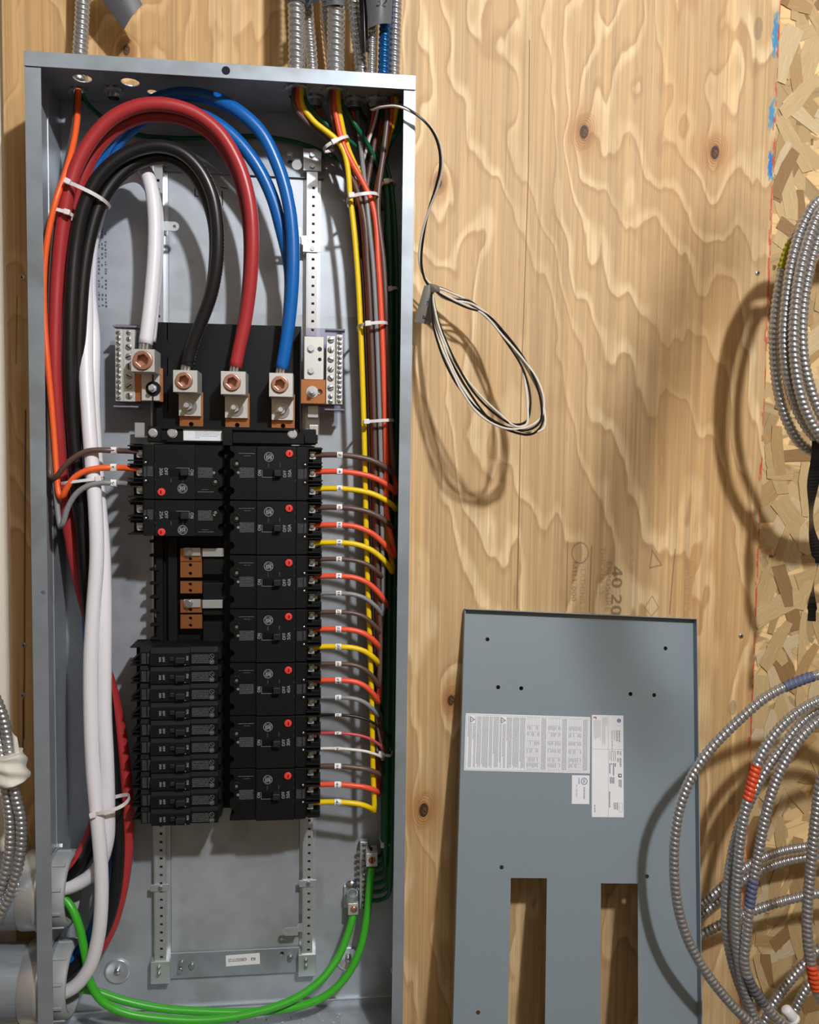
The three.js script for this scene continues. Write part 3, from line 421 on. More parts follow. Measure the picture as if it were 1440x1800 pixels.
function body3(poles, L) {                           // moulded case seen from the front: scalloped bus end
  const H = poles * PP - 0.0006, s = new THREE.Shape(), y0 = -H / 2;
  s.moveTo(0.003, y0); s.lineTo(L, y0); s.lineTo(L, -y0); s.lineTo(0.003, -y0);
  for (let p = poles - 1; p >= 0; p--) { const c = y0 + (p + 0.5) * H / poles; s.lineTo(0.0025, c + 0.0085); s.lineTo(0.004, c + 0.0045); s.absarc(0.004, c, 0.0048, Math.PI / 2, -Math.PI / 2, true); s.lineTo(0.0025, c - 0.0085); }
  s.closePath();
  return new THREE.ExtrudeGeometry(s, { depth: 0.0575, bevelEnabled: true, bevelSize: 0.0006, bevelThickness: 0.0008, bevelOffset: -0.0006, bevelSegments: 1, curveSegments: 6 });
}
function makeBreaker(poles, amp, off, flip, mat) {
  const t = new THREE.Group(), H = poles * PP - 0.0004, x0 = -0.0665, zf = 0.0588;
  part('case', body3(poles, 0.111).translate(x0, 0, 0), M.black, t);
  part('center_housing', mg([rbox(x0 + 0.0405, x0 + 0.095, -H / 2 + 0.0003, H / 2 - 0.0003, 0.056, 0.0622, 0.0006), rbox(x0 + 0.0958, x0 + 0.1105, -H / 2 + 0.0003, H / 2 - 0.0003, 0.056, 0.0602, 0.0006)]), M.blackSoft, t);
  const load = [box(x0 + 0.11, x0 + 0.131, -H / 2, H / 2, 0, 0.026)];
  const midY = poles === 3 ? 0.0005 : -0.004;
  for (let p = 0; p < poles; p++) {
    const c = -H / 2 + (p + 0.5) * H / poles;
    for (const s of [-1, 1]) load.push(rbox(x0 + 0.109, x0 + 0.1325, c + s * 0.0101 - 0.0009, c + s * 0.0101 + 0.0009, 0.02, 0.0575, 0.0005));
    load.push(rbox(x0 + 0.1095, x0 + 0.1125, c - 0.0105, c + 0.0105, 0.02, 0.0575, 0.0005), rbox(x0 + 0.118, x0 + 0.131, c - 0.0098, c - 0.0052, 0.02, 0.05, 0.0006), rbox(x0 + 0.115, x0 + 0.1305, c - H / poles / 2 - 0.0003, c - H / poles / 2 + 0.0003, 0.02, 0.055, 0.0002));
    const term = part('terminal', mg([rbox(x0 + 0.1135, x0 + 0.1225, c - 0.005, c + 0.0065, 0.026, 0.045, 0.0008), rbox(x0 + 0.1225, x0 + 0.1265, c - 0.0045, c + 0.006, 0.026, 0.032, 0.0005)]), M.alu, t);
    part('terminal_screw', latheAxis([[0.0001, 0.0012], [0.003, 0.0012], [0.0038, 0.0004], [0.0038, -0.001]], 12, 'z').translate(x0 + 0.1175, c + 0.001, 0.0455), M.screwM, term);
    if (p) { const yb = c - H / poles / 2; const sc = part('case_screw', mg([cylZ(0.0042, 0.0592, 0.0606, x0 + 0.1075, yb, 16)]), M.blackDeep, t); part('rivet', latheAxis([[0.0001, 0.0012], [0.0012, 0.001], [0.0022, 0.0002], [0.0022, -0.001]], 10, 'z').translate(x0 + 0.1075, yb, 0.0608), M.chrome, sc); }
  }
  part('load_end', mg(load), M.black, t);
  const hole = part('mounting_screw', latheAxis([[0.0044, 0.0005], [0.0052, 0.0009], [0.006, 0.0004], [0.006, -0.0005]], 18, 'z').translate(x0 + 0.0125, H / 2 - (poles === 3 ? 0.0245 : 0.033), zf), M.blackSoft, t); part('screw_head', cylZ(0.0022, zf - 0.0005, zf + 0.0006, x0 + 0.0125, H / 2 - (poles === 3 ? 0.0245 : 0.033) - 0.0005, 10), M.screwM, hole);
  const hx = off ? x0 + 0.0648 : x0 + 0.0486;
  part('handle_slot', rbox(x0 + 0.0488, x0 + 0.0756, midY - 0.0052, midY + 0.0052, 0.06, 0.0626, 0.0003), M.blackDeep, t);
  part('handle', mg([rbox(hx, hx + 0.0102, midY - 0.0046, midY + 0.0046, 0.06, 0.0725, 0.0012), rbox(hx + 0.001, hx + 0.0092, midY - 0.0002, midY + 0.0002, 0.0724, 0.0728, 0.0001)]), M.handle, t);
  const ty = H / 2 - (poles === 3 ? 0.01 : 0.006);
  const b = part('test_button', latheAxis([[0.0001, 0.0016], [0.0046, 0.0016], [0.0053, 0.0008], [0.0053, -0.001]], 24, 'z').translate(x0 + 0.0857, ty, 0.063), M.red, t, 'round red test button'); part('arrow', box(-0.0007, 0.0007, -0.0022, 0.0022, 0, 0.0003).translate(x0 + 0.0862, ty, 0.0645), M.blackDeep, b);
  const wP = 0.133, hP = poles * PP, y0p = -hP / 2;
  const dec = (xa, xb, z) => decal(xb - xa, hP, x0 + (xa + xb) / 2, 0, z, null, [xa / wP, 0, xb / wP, 1]);
  for (const g of [dec(0.006, 0.0402, zf + 0.0003), dec(0.0408, 0.0487, 0.06235), dec(0.0758, 0.0948, 0.06235), dec(0.096, 0.1103, 0.06035)]) part('printing', g, mat, t);
  // printing round the handle slot
  const dd = (xa, xb, ya, yb) => decal(xb - xa, yb - ya, x0 + (xa + xb) / 2, (ya + yb) / 2, 0.06235, null, [xa / wP, (ya + hP / 2) / hP, xb / wP, (yb + hP / 2) / hP]);
  for (const g of [dd(0.0487, 0.0758, midY + 0.0054, hP / 2 - 0.0006), dd(0.0487, 0.0758, -hP / 2 + 0.0006, midY - 0.0053)]) part('printing', g, mat, t);
  return t;
}
const pm3 = {}; for (const a of ['30', '40', '50']) pm3[a] = printMat(facePrint(3, a));
const pm2 = printMat(facePrint(2, '25'));
function place(o, name, label, group, x, y, rot) { o.name = numbered(name); tag(o, label, 'circuit breaker', group); o.position.set(x, y + OY, ZB); o.rotation.z = rot; scene.add(o); }
const protos = {};
const brk3 = (amp) => { if (!protos[amp]) return (protos[amp] = makeBreaker(3, amp, true, false, pm3[amp])); return protos[amp].clone(); };
const RX = 0.3205, RTOP = -0.5015, RP = 0.0773;
[['50', 'three-pole 50A breaker right under the black lug barrier, beside the wire bundle'], ['50', 'second three-pole breaker down from the lug barrier, rated 50A'], ['40', 'third three-pole breaker down from the lug barrier, rated 40A, with a grey wire'], ['50', 'fourth three-pole breaker down from the lug barrier, between two 40A breakers'], ['40', 'fifth three-pole breaker down from the lug barrier, rated 40A, above the thin wires'], ['30', 'three-pole 30A breaker feeding the thin black, red and white wires'], ['50', 'bottom three-pole 50A breaker standing over the bare perforated rail']]
  .forEach(([a, l], i) => place(brk3(a), 'three_pole_breaker', l, 'three-pole breakers beside the wire bundle', RX, RTOP - RP * (i + 0.5), 0));
{ const o = makeBreaker(3, '30', false, true, pm3['30']); place(o, 'three_pole_breaker', 'three-pole 30A breaker reached by brown, orange and grey wires across the feeder cables', null, 0.183, -0.5015 - 0.0383, Math.PI); }
{ const o = makeBreaker(2, '25', false, true, pm2); place(o, 'two_pole_breaker', 'two-pole 25A breaker without wires under the three-pole 30A breaker', null, 0.183, -0.579 - 0.0255, Math.PI); }
// ten narrow single-pole breakers
const SP = 0.0257;
function print1() {
  const w = Math.round(0.109 * PXM), h = Math.round(SP * PXM);
  return canvas(w, h, (g) => { g.fillStyle = '#000'; g.fillRect(0, 0, w, h); const X = (m) => m * PXM, up = (t, x, y, s) => { g.save(); g.translate(x, y); g.rotate(-Math.PI / 2); g.fillStyle = '#9fa2a3'; g.font = `bold ${s}px sans-serif`; g.textAlign = 'center'; g.textBaseline = 'middle'; g.fillText(t, 0, 0); g.restore(); };
    up('ON', X(0.0418), X(0.011), 34); up('OFF', X(0.0745), X(0.0095), 32); up('20A', X(0.0795), X(0.0095), 32);
    scrib(g, X(0.013), X(0.003), X(0.0235), X(0.013), 6, '#6a6e70'); scrib(g, X(0.0945), X(0.002), X(0.004), X(0.015), 12, '#55595b'); scrib(g, X(0.1005), X(0.002), X(0.006), X(0.015), 9, '#4c5052');
    monogram(g, X(0.0085), X(0.0045), X(0.0032), '#8f9394', 3); g.strokeStyle = '#85898b'; g.lineWidth = 3; g.beginPath(); g.arc(X(0.0085), X(0.0125), X(0.0032), 0, 7); g.stroke(); g.beginPath(); g.moveTo(X(0.0065), X(0.0105)); g.lineTo(X(0.0105), X(0.0145)); g.stroke();
    g.fillStyle = '#b8babb'; g.fillRect(X(0.0445), X(0.0012), 8, 22); g.fillRect(X(0.0565), X(0.0012), 8, 22); g.fillStyle = '#6a6e70'; g.fillRect(X(0.0455), X(0.0052), X(0.013), 3); });
}
const pm1 = printMat(print1());
function makeSingle() {
  const t = new THREE.Group(), H = SP - 0.0005, x0 = -0.0615;
  const prof = (xa, xb, zf, dz) => { const s = new THREE.Shape([[-H / 2, 0], [H / 2, 0], [H / 2, zf - 0.0005], [H / 2 - 0.0005, zf], [-H / 6, zf], [-H / 6 - 0.0008, zf - dz * 0.35], [-H / 2, zf - dz]].map(([y, z]) => new THREE.Vector2(z, y))); const g = new THREE.ExtrudeGeometry(s, { depth: xb - xa, bevelEnabled: false }); g.rotateY(-Math.PI / 2); g.applyMatrix4(new THREE.Matrix4().makeScale(-1, 1, 1)); const ix = g.index; const p = g.attributes.position; if (!ix) for (let i = 0; i < p.count; i += 3) for (const at of Object.values(g.attributes)) for (let k = 0; k < at.itemSize; k++) { const a = at.array[(i + 1) * at.itemSize + k]; at.array[(i + 1) * at.itemSize + k] = at.array[(i + 2) * at.itemSize + k]; at.array[(i + 2) * at.itemSize + k] = a; } return g.translate(x0 + xa, 0, 0); };
  part('case', prof(0, 0.0385, 0.0565, 0.004), M.black, t); part('load_case', prof(0.0932, 0.109, 0.0525, 0.004), M.black, t);
  part('center_housing', prof(0.0387, 0.093, 0.061, 0.004), M.blackSoft, t);
  part('load_end', mg([box(x0 + 0.108, x0 + 0.1205, -H / 2, H / 2, 0, 0.02), rbox(x0 + 0.1085, x0 + 0.123, -H / 2, -H / 2 + 0.0015, 0, 0.05, 0.0004), rbox(x0 + 0.1085, x0 + 0.123, H / 2 - 0.0045, H / 2 - 0.003, 0.01, 0.046, 0.0004), new THREE.BoxGeometry(0.016, 0.0016, 0.02).rotateZ(0.7).translate(x0 + 0.114, 0.002, 0.036)]), M.blackSoft, t);
  part('handle_slot', rbox(x0 + 0.0445, x0 + 0.068, -0.001, 0.0102, 0.058, 0.0614, 0.0003), M.blackDeep, t);
  part('handle', mg([rbox(x0 + 0.0445, x0 + 0.058, -0.0005, 0.0085, 0.058, 0.068, 0.0015), rbox(x0 + 0.0595, x0 + 0.0665, -0.0005, 0.006, 0.058, 0.0635, 0.0012)]), M.handle, t);
  part('bus_clip', mg([rbox(x0 - 0.004, x0 + 0.001, -H / 2 + 0.002, H / 2 - 0.006, 0.01, 0.05, 0.0005)]), M.blackSoft, t);
  const wP = 0.109, hP = SP, dec = (xa, xb, ya, yb, z) => decal(xb - xa, yb - ya, x0 + (xa + xb) / 2, (ya + yb) / 2, z, null, [xa / wP, (ya + hP / 2) / hP, xb / wP, (yb + hP / 2) / hP]);
  for (const g of [dec(0.002, 0.038, -H / 6, H / 2 - 0.0006, 0.0568), dec(0.039, 0.0444, -H / 6, H / 2 - 0.0006, 0.0613), dec(0.0445, 0.068, 0.0104, H / 2 - 0.0004, 0.0613), dec(0.0685, 0.0925, -H / 6, H / 2 - 0.0006, 0.0613), dec(0.0935, 0.1085, -H / 6, H / 2 - 0.0006, 0.0528)]) part('printing', g, pm1, t);
  return t;
}
{ const o = makeSingle(); const ord = ['first', 'second', 'third', 'fourth', 'fifth', 'sixth', 'seventh', 'eighth', 'ninth']; for (let k = 0; k < 10; k++) place(k ? o.clone() : o, 'single_pole_breaker', k === 9 ? 'lowest narrow black single-pole breaker, over the bare rail' : `${ord[k]} narrow black single-pole breaker down from the copper bus stabs`, 'stacked single-pole breakers', 0.1785, -0.788 - SP * (k + 0.5), Math.PI); }

// ------------------------------------------------------------------ feeder cables
function inkLine(col) { const t = ctex(canvas(2048, 64, (g, w, h) => { g.fillStyle = col; g.fillRect(0, 0, w, h); for (let k = 0; k < 2; k++) { let x = 20 + k * 1024; g.fillStyle = 'rgba(190,190,185,0.8)'; while (x < 880 + k * 1024) { const l = rr(6, 16); g.fillRect(x, 14 + rr(0, 1), l * 0.35, 5); g.fillRect(x + l * 0.5, 14, l * 0.3, 5); x += l + rr(4, 14); } } })); t.repeat.set(2.2, 1); return t; }
const blackInk = std(0xffffff, 0.33, 0, { map: inkLine('rgb(24,25,27)') });
const FR = 0.0092;
function cable(name, label, list, r, mat, group, endStrands) {
  const pts = px3(list, 0.1), t = thing(name, label, 'cable', group);
  part('jacket', tube(pts, r, 16, 0.007), mat, t);
  if (endStrands) {                                  // bare stranded end going into the lug
    const a = pts[0], d = pts[0].clone().sub(pts[1]).normalize(), g = [];
    for (let k = 0; k < 7; k++) { const an = k * 0.897, q = k ? r * 0.6 : 0; const o = V(Math.cos(an) * q, 0, Math.sin(an) * q); g.push(tube([a.clone().addScaledVector(d, -0.004).add(o), a.clone().addScaledVector(d, 0.012).add(o)], r * 0.3, 7, 0.008)); }
    part('bare_strands', mg(g), M.screwM, t, 'bare metal strands');
  }
  return t;
}
const lowBlack1 = [[124, 740, 0.085], [133, 830, 0.088], [143, 910, 0.09], [150, 1000, 0.088], [160, 1100, 0.08], [172, 1220, 0.075], [180, 1340, 0.072], [178, 1430, 0.075], [163, 1480, 0.078], [143, 1520, 0.08], [112, 1552, 0.08], [70, 1566, 0.08], [10, 1570, 0.08], [-60, 1570, 0.08]];
cable('feeder_cable', 'thick red feeder cable arching over the top into the middle lug', [[414, 645, 0.088], [420, 615, 0.089], [432, 560, 0.092], [442, 480, 0.1], [444, 410, 0.105], [437, 345, 0.108], [418, 285, 0.11], [385, 232, 0.112], [340, 198, 0.115], [292, 184, 0.118], [245, 186, 0.118], [200, 206, 0.116], [165, 240, 0.114], [138, 285, 0.112], [121, 335, 0.11], [110, 400, 0.105], [102, 480, 0.1], [98, 560, 0.098], [97, 650, 0.096], [101, 740, 0.09], [108, 830, 0.08], [122, 930, 0.066], [142, 1030, 0.055], [170, 1130, 0.046], [200, 1230, 0.042], [217, 1330, 0.045], [225, 1430, 0.05], [222, 1510, 0.052], [210, 1580, 0.055], [190, 1640, 0.06], [155, 1690, 0.066], [118, 1708, 0.07], [60, 1716, 0.072], [-60, 1716, 0.072]], FR, M.wRed, 'red feeder cables', true);
cable('feeder_cable', 'rear red feeder cable tucked behind the front red arch', [[414, 642, 0.068], [420, 612, 0.069], [431, 555, 0.072], [439, 470, 0.079], [438, 400, 0.085], [428, 340, 0.089], [408, 285, 0.092], [374, 238, 0.094], [330, 212, 0.095], [285, 203, 0.095], [240, 208, 0.093], [197, 232, 0.091], [166, 268, 0.089], [146, 312, 0.086], [131, 365, 0.08], [117, 440, 0.07], [109, 540, 0.066], [105, 640, 0.064], [111, 740, 0.056], [124, 860, 0.046], [140, 960, 0.036], [158, 1060, 0.03], [176, 1180, 0.03], [184, 1300, 0.034], [178, 1400, 0.044], [160, 1465, 0.056], [138, 1508, 0.066], [105, 1535, 0.072], [50, 1545, 0.074], [-60, 1545, 0.074]], FR, M.wRed, 'red feeder cables');
cable('feeder_cable', 'thick black feeder cable arching low and ending in the lug beside the neutral bar', [[329, 643, 0.088], [336, 612, 0.09], [352, 570, 0.094], [372, 515, 0.1], [382, 455, 0.106], [382, 395, 0.11], [372, 340, 0.113], [350, 297, 0.115], [318, 268, 0.117], [280, 257, 0.118], [238, 264, 0.118], [198, 287, 0.118], [168, 320, 0.117], [147, 365, 0.115], [134, 425, 0.112], [127, 500, 0.11], [124, 580, 0.108], [124, 660, 0.104], [128, 740, 0.098], [136, 830, 0.094], [146, 910, 0.09], [157, 1000, 0.082], [170, 1100, 0.072], [185, 1210, 0.064], [197, 1320, 0.06], [205, 1420, 0.06], [208, 1500, 0.062], [202, 1570, 0.066], [185, 1630, 0.07], [152, 1680, 0.074], [115, 1712, 0.076], [60, 1728, 0.078], [-60, 1728, 0.078]], FR, blackInk, 'black feeder cables', true);
cable('feeder_cable', 'rear black feeder cable hugging the inside of the black arch', [[330, 642, 0.068], [337, 612, 0.069], [352, 570, 0.072], [371, 515, 0.078], [379, 450, 0.084], [376, 390, 0.089], [358, 335, 0.093], [332, 297, 0.095], [296, 278, 0.097], [262, 279, 0.098], [228, 294, 0.1], [198, 322, 0.102], [174, 362, 0.104], [158, 415, 0.104], [147, 480, 0.103], [141, 560, 0.101], [138, 640, 0.098], [141, 720, 0.092], ...lowBlack1.slice(1)].map((p, i) => p), FR, M.wBlack, 'black feeder cables');
cable('feeder_cable', 'blue feeder cable swinging highest under the box top into the far lug', [[495, 648, 0.088], [501, 615, 0.09], [510, 550, 0.094], [515, 480, 0.098], [514, 410, 0.1], [506, 350, 0.102], [488, 290, 0.104], [459, 233, 0.106], [420, 196, 0.106], [378, 174, 0.1], [330, 165, 0.094], [290, 170, 0.09], [252, 188, 0.085], [215, 220, 0.08], [184, 262, 0.076], [160, 315, 0.072], [146, 380, 0.058], [136, 470, 0.044], [130, 580, 0.036], [130, 700, 0.03], [136, 830, 0.024], [146, 960, 0.02], [156, 1100, 0.018], [164, 1250, 0.018], [172, 1380, 0.022], [166, 1470, 0.032], [140, 1520, 0.048], [112, 1530, 0.056], [60, 1540, 0.062], [-60, 1546, 0.062]].map((p) => p), FR, M.wBlue, 'blue feeder cables', true);
cable('feeder_cable', 'second blue feeder cable emerging from behind the red arch', [[495, 646, 0.068], [501, 612, 0.069], [509, 545, 0.072], [510, 475, 0.076], [494, 400, 0.082], [478, 345, 0.086], [452, 292, 0.09], [418, 248, 0.092], [382, 218, 0.092], [345, 201, 0.088], [300, 196, 0.082], [262, 207, 0.076], [228, 228, 0.07], [196, 265, 0.064], [172, 310, 0.058], [154, 370, 0.046], [146, 450, 0.03], [142, 560, 0.02], [142, 700, 0.015], [150, 850, 0.012], [160, 1000, 0.012], [172, 1150, 0.012], [182, 1300, 0.013], [186, 1430, 0.018], [184, 1540, 0.028], [166, 1630, 0.042], [128, 1685, 0.054], [80, 1704, 0.058], [-60, 1706, 0.058]], FR, M.wBlue, 'blue feeder cables');
const whiteTop = [[256, 604, 0.09], [260, 575, 0.09], [267, 510, 0.088], [272, 440, 0.086], [272, 380, 0.084], [266, 330, 0.08], [255, 300, 0.076], [236, 286, 0.066], [205, 300, 0.06], [175, 340, 0.056], [157, 400, 0.056], [150, 480, 0.066], [151, 560, 0.084], [151, 650, 0.098]];
cable('feeder_cable', 'white neutral feeder cable running down in front to the lower bushing', [...whiteTop, [156, 740, 0.108], [162, 820, 0.114], [168, 900, 0.117], [170, 980, 0.118], [164, 1070, 0.118], [159, 1160, 0.118], [159, 1250, 0.118], [163, 1350, 0.118], [170, 1430, 0.118], [177, 1510, 0.116], [178, 1590, 0.112], [172, 1650, 0.106], [155, 1705, 0.1], [122, 1740, 0.094], [60, 1752, 0.088], [-60, 1752, 0.084]], 0.0098, M.wWhite, 'white feeder cables', true);
cable('feeder_cable', 'second white neutral feeder cable turning into the upper bushing', [[262, 600, 0.07], [266, 560, 0.07], [272, 490, 0.066], [276, 420, 0.062], [274, 370, 0.06], [262, 325, 0.058], [238, 308, 0.052], [198, 322, 0.044], [166, 400, 0.034], [156, 500, 0.046], [164, 600, 0.07], [163, 700, 0.08], [168, 800, 0.088], [174, 880, 0.094], [181, 960, 0.1], [184, 1050, 0.104], [184, 1150, 0.108], [184, 1250, 0.11], [188, 1340, 0.11], [190, 1420, 0.106], [188, 1480, 0.1], [172, 1525, 0.094], [140, 1552, 0.088], [80, 1568, 0.084], [-60, 1574, 0.082]], 0.0098, M.wWhite, 'white feeder cables');
// bare copper grounds in bright green
cable('ground_cable', 'bright green ground cable from the upper bushing to the small ground lug', [[622, 1600, 0.024], [619, 1618, 0.029], [612, 1640, 0.034], [596, 1680, 0.045], [565, 1722, 0.06], [515, 1757, 0.072], [440, 1782, 0.08], [360, 1793, 0.084], [280, 1790, 0.086], [220, 1780, 0.088], [180, 1760, 0.09], [158, 1725, 0.092], [150, 1680, 0.094], [141, 1635, 0.094], [128, 1600, 0.09], [112, 1580, 0.084], [70, 1572, 0.08], [-60, 1580, 0.08]], 0.0058, M.wGreen, 'green ground cables');
cable('ground_cable', 'bright green ground cable from the lower bushing to the ground bar', [[654, 1524, 0.036], [650, 1560, 0.038], [645, 1610, 0.042], [634, 1665, 0.05], [610, 1715, 0.058], [570, 1752, 0.064], [510, 1772, 0.066], [440, 1779, 0.066], [360, 1778, 0.066], [280, 1772, 0.066], [215, 1758, 0.066], [165, 1742, 0.068], [128, 1738, 0.072], [70, 1738, 0.074], [-60, 1738, 0.074]], 0.0058, M.wGreen, 'green ground cables');

// ------------------------------------------------------------------ ground bar and lug
{
  const t = thing('ground_bar', 'steel ground bar full of small screws beside the green wires', 'terminal bar'), a = P(640, 1480, 0.02), b = P(646, 1598, 0.02);
  part('bar', rbox(a.x - 0.006, a.x + 0.006, b.y, a.y, 0.008, 0.02, 0.0008), M.zinc, t);
  for (let k = 0; k < 13; k++) slotScrew(t, a.x + 0.0005, lerp(a.y, b.y, (k + 0.5) / 13), 0.0205, 0.0036, k * 0.9);
  for (let k = 0; k < 7; k++) part('side_screw', latheAxis([[0.0001, 0.006], [0.0026, 0.0055], [0.003, 0.001], [0.003, -0.001]], 10, 'x').rotateZ(Math.PI).translate(a.x - 0.005, lerp(a.y, b.y, (k + 2) / 11), 0.014), M.screwM, t);
  part('clamp_wire', mg([0, 1, 2].map((k) => tube([V(a.x + 0.008 + k * 0.004, a.y - 0.004 - k * 0.003, 0.026), V(a.x + 0.013, a.y - 0.01, 0.04), V(a.x + 0.017 + k * 0.003, a.y - 0.018, 0.03)], 0.0014, 7))), M.blackSoft, t);
  const c = P(654, 1512, 0.046); const l = part('lug', rbox(c.x - 0.009, c.x + 0.009, c.y - 0.0105, c.y + 0.0105, 0.018, 0.046, 0.0008), M.alu, t); part('set_screw', cylZ(0.0055, 0.046, 0.0466, c.x, c.y, 18), M.copper, l); part('slot', box(c.x - 0.0008, c.x + 0.0008, c.y - 0.0045, c.y + 0.0045, 0.0466, 0.0469), M.blackDeep, l);
}
{
  const t = thing('ground_lug', 'small grounding lug screwed to the back of the box at the green cable end', 'lug'), c = P(621, 1596, 0.034), u = P(618, 1566, 0.012);
  part('base', rbox(u.x - 0.012, u.x + 0.012, u.y - 0.03, u.y + 0.006, 0.002, 0.008, 0.001), M.zinc, t); part('base_screw', latheAxis([[0.0001, 0.005], [0.005, 0.004], [0.009, 0.001], [0.009, -0.001]], 18, 'z').translate(u.x, u.y + 0.006, 0.007), M.chrome, t);
  part('collar', latheAxis([[0.0058, -0.012], [0.0058, 0.012], [0.0088, 0.012], [0.0092, 0], [0.0088, -0.012]], 18, 'y').rotateX(0.45).translate(c.x - 0.001, c.y + 0.012, 0.026), M.zinc, t);
  const s = part('clamp', rbox(c.x - 0.008, c.x + 0.008, c.y - 0.012, c.y + 0.007, 0.008, 0.034, 0.001), M.alu, t); part('set_screw', latheAxis([[0.0001, 0.003], [0.0035, 0.0028], [0.0055, 0.001], [0.0055, -0.001]], 16, 'z').translate(c.x + 0.001, c.y - 0.002, 0.034), M.copperPink, s);
}
// ------------------------------------------------------------------ bushings and large conduits through the left side
for (const [i, [py, lab]] of [[1562, 'upper'], [1722, 'lower']].entries()) {
  const zc = 0.078, c = P(88, py, zc), t = thing('conduit_bushing', `${lab} grey plastic ring bushing the thick cables pass through`, 'bushing');
  const yc = c.y;
  part('ring', latheAxis([[0.043, -0.012], [0.043, 0.012], [0.0465, 0.0125], [0.0525, 0.0105], [0.053, -0.012], [0.043, -0.012]], 44, 'x').translate(0.018, yc, zc), M.greyPlastic, t);
  for (let k = 0; k < 10; k++) { const a = k * 0.6283 + 0.2, g = rbox(-0.011, 0.009, -0.0022, 0.0022, -0.001, 0.0016, 0.0006).translate(0, 0, 0.0532).rotateX(a).translate(0.018, yc, zc); part('rib', g, M.greyPlastic, t); }
  part('locknut', mg([latheAxis([[0.045, -0.003], [0.045, 0.003], [0.056, 0.0025], [0.0565, -0.0025], [0.045, -0.003]], 36, 'x').translate(0.0048, yc, zc), ...[0, 1, 2, 3, 4, 5].map((k) => rbox(-0.003, 0.003, -0.006, 0.006, -0.003, 0.003, 0.0006).translate(0, 0, 0.0575).rotateX(k * 1.047).translate(0.005, yc, zc))]), M.zinc, t);
  const q = thing('rigid_conduit', `${lab} wide steel conduit entering the box from the side`, 'conduit');
  part('connector', latheAxis([[0.044, -0.001], [0.056, -0.001], [0.0565, -0.012], [0.0545, -0.013], [0.0545, -0.034], [0.044, -0.034]], 40, 'x').translate(0, yc, zc), M.zinc, q);
  part('pipe', latheAxis([[0.0435, -0.03], [0.0525, -0.03], [0.0525, -0.6], [0.0435, -0.6], [0.0435, -0.03]], 40, 'x').translate(0, yc, zc), M.lip, q);
  for (const a of [0.35, 0.75]) part('set_screw', mg([cylZ(0.0058, 0.052, 0.061, 0, 0, 6), cylZ(0.0035, 0.061, 0.063, 0, 0, 10)]).rotateX(a - 0.0).translate(-0.06 - a * 0.02, yc - 0.004 * a, zc), M.chrome, q);
}
// ------------------------------------------------------------------ cable ties
function tie(label, a, b, z, depth, w = 0.0046, headAt = 0, group) {
  const A = P(...a, z), B = P(...b, z), c = A.clone().lerp(B, 0.5), ax = B.clone().sub(A), ra = ax.length() / 2; ax.normalize();
  const nrm = V(-ax.y, ax.x, 0), t = thing('cable_tie', label, 'cable tie', group), pos = [], idx = [], n = 40;
  for (let i = 0; i <= n; i++) { const an = i / n * Math.PI * 2, ca = Math.cos(an), sa = Math.sin(an), sgn = (v, e) => Math.sign(v) * Math.pow(Math.abs(v), e); for (const [k, o] of [[-1, 0], [1, 0], [1, 0.0009], [-1, 0.0009]]) { const p = c.clone().addScaledVector(ax, sgn(ca, 0.75) * (ra + o)).addScaledVector(nrm, k * w / 2); p.z += sgn(sa, 0.75) * (depth + o) - depth * 0.75; pos.push(p.x, p.y, p.z); } }
  for (let i = 0; i < n; i++) for (let k = 0; k < 4; k++) { const p = i * 4 + k, q = i * 4 + (k + 1) % 4; idx.push(p, q, p + 4, q, q + 4, p + 4); }
  let g = new THREE.BufferGeometry(); g.setAttribute('position', new THREE.Float32BufferAttribute(pos, 3)); g.setIndex(idx); g = toCreasedNormals(g.toNonIndexed(), 0.6);
  part('strap', g, M.tie, t);
  const h = A.clone().lerp(B, headAt); const hz = z + depth * 0.25 * (headAt > 0.05 && headAt < 0.95 ? 1 : 0.2);
  part('head', new RoundedBoxGeometry(0.0085, 0.0075, 0.0055, 1, 0.0012).rotateZ(Math.atan2(ax.y, ax.x)).translate(h.x, h.y, hz), M.tieHead, t);
}
tie('white cable tie round the red and black feeder arch', [113, 318], [183, 351], 0.122, 0.03, 0.0048, 0.12);
tie('white cable tie holding the orange wire to the red feeder cable', [87, 366], [125, 376], 0.118, 0.018, 0.0046, 0.85);
tie('white cable tie round the two white neutral cables', [160, 1431], [220, 1415], 0.124, 0.025, 0.005, 0.08);
tie('pale cable tie across the grey wire and the white cable', [104, 850], [176, 841], 0.124, 0.02, 0.004, 0.96);
tie('white cable tie where the yellow wires join above the bundle', [570, 259], [613, 238], 0.1, 0.014, 0.0046, 0.42);
tie('white cable tie at the neck of the coloured wire bundle', [611, 347], [667, 340], 0.1, 0.03, 0.0046, 0.12);
tie('pale cable tie round the wire bundle level with the barrier top', [630, 572], [684, 567], 0.098, 0.038, 0.0044, 0.3);
tie('pale cable tie round the wire bundle beside the copper strap', [637, 742], [694, 738], 0.098, 0.038, 0.0044, 0.12);
tie('small tie round the dark green wires near the bundle neck', [672, 322], [696, 318], 0.062, 0.022, 0.0042, 0.3);
tie('small tie round the dark green wires level with the feeder clip', [678, 510], [700, 506], 0.066, 0.022, 0.0042, 0.3);
tie('small tie round the dark green wires above the ground bar', [670, 1483], [694, 1482], 0.05, 0.022, 0.0042, 0.15);
tie('small tie pulling the thin white wire to the side', [664, 1322], [690, 1328], 0.08, 0.02, 0.0042, 0.2);

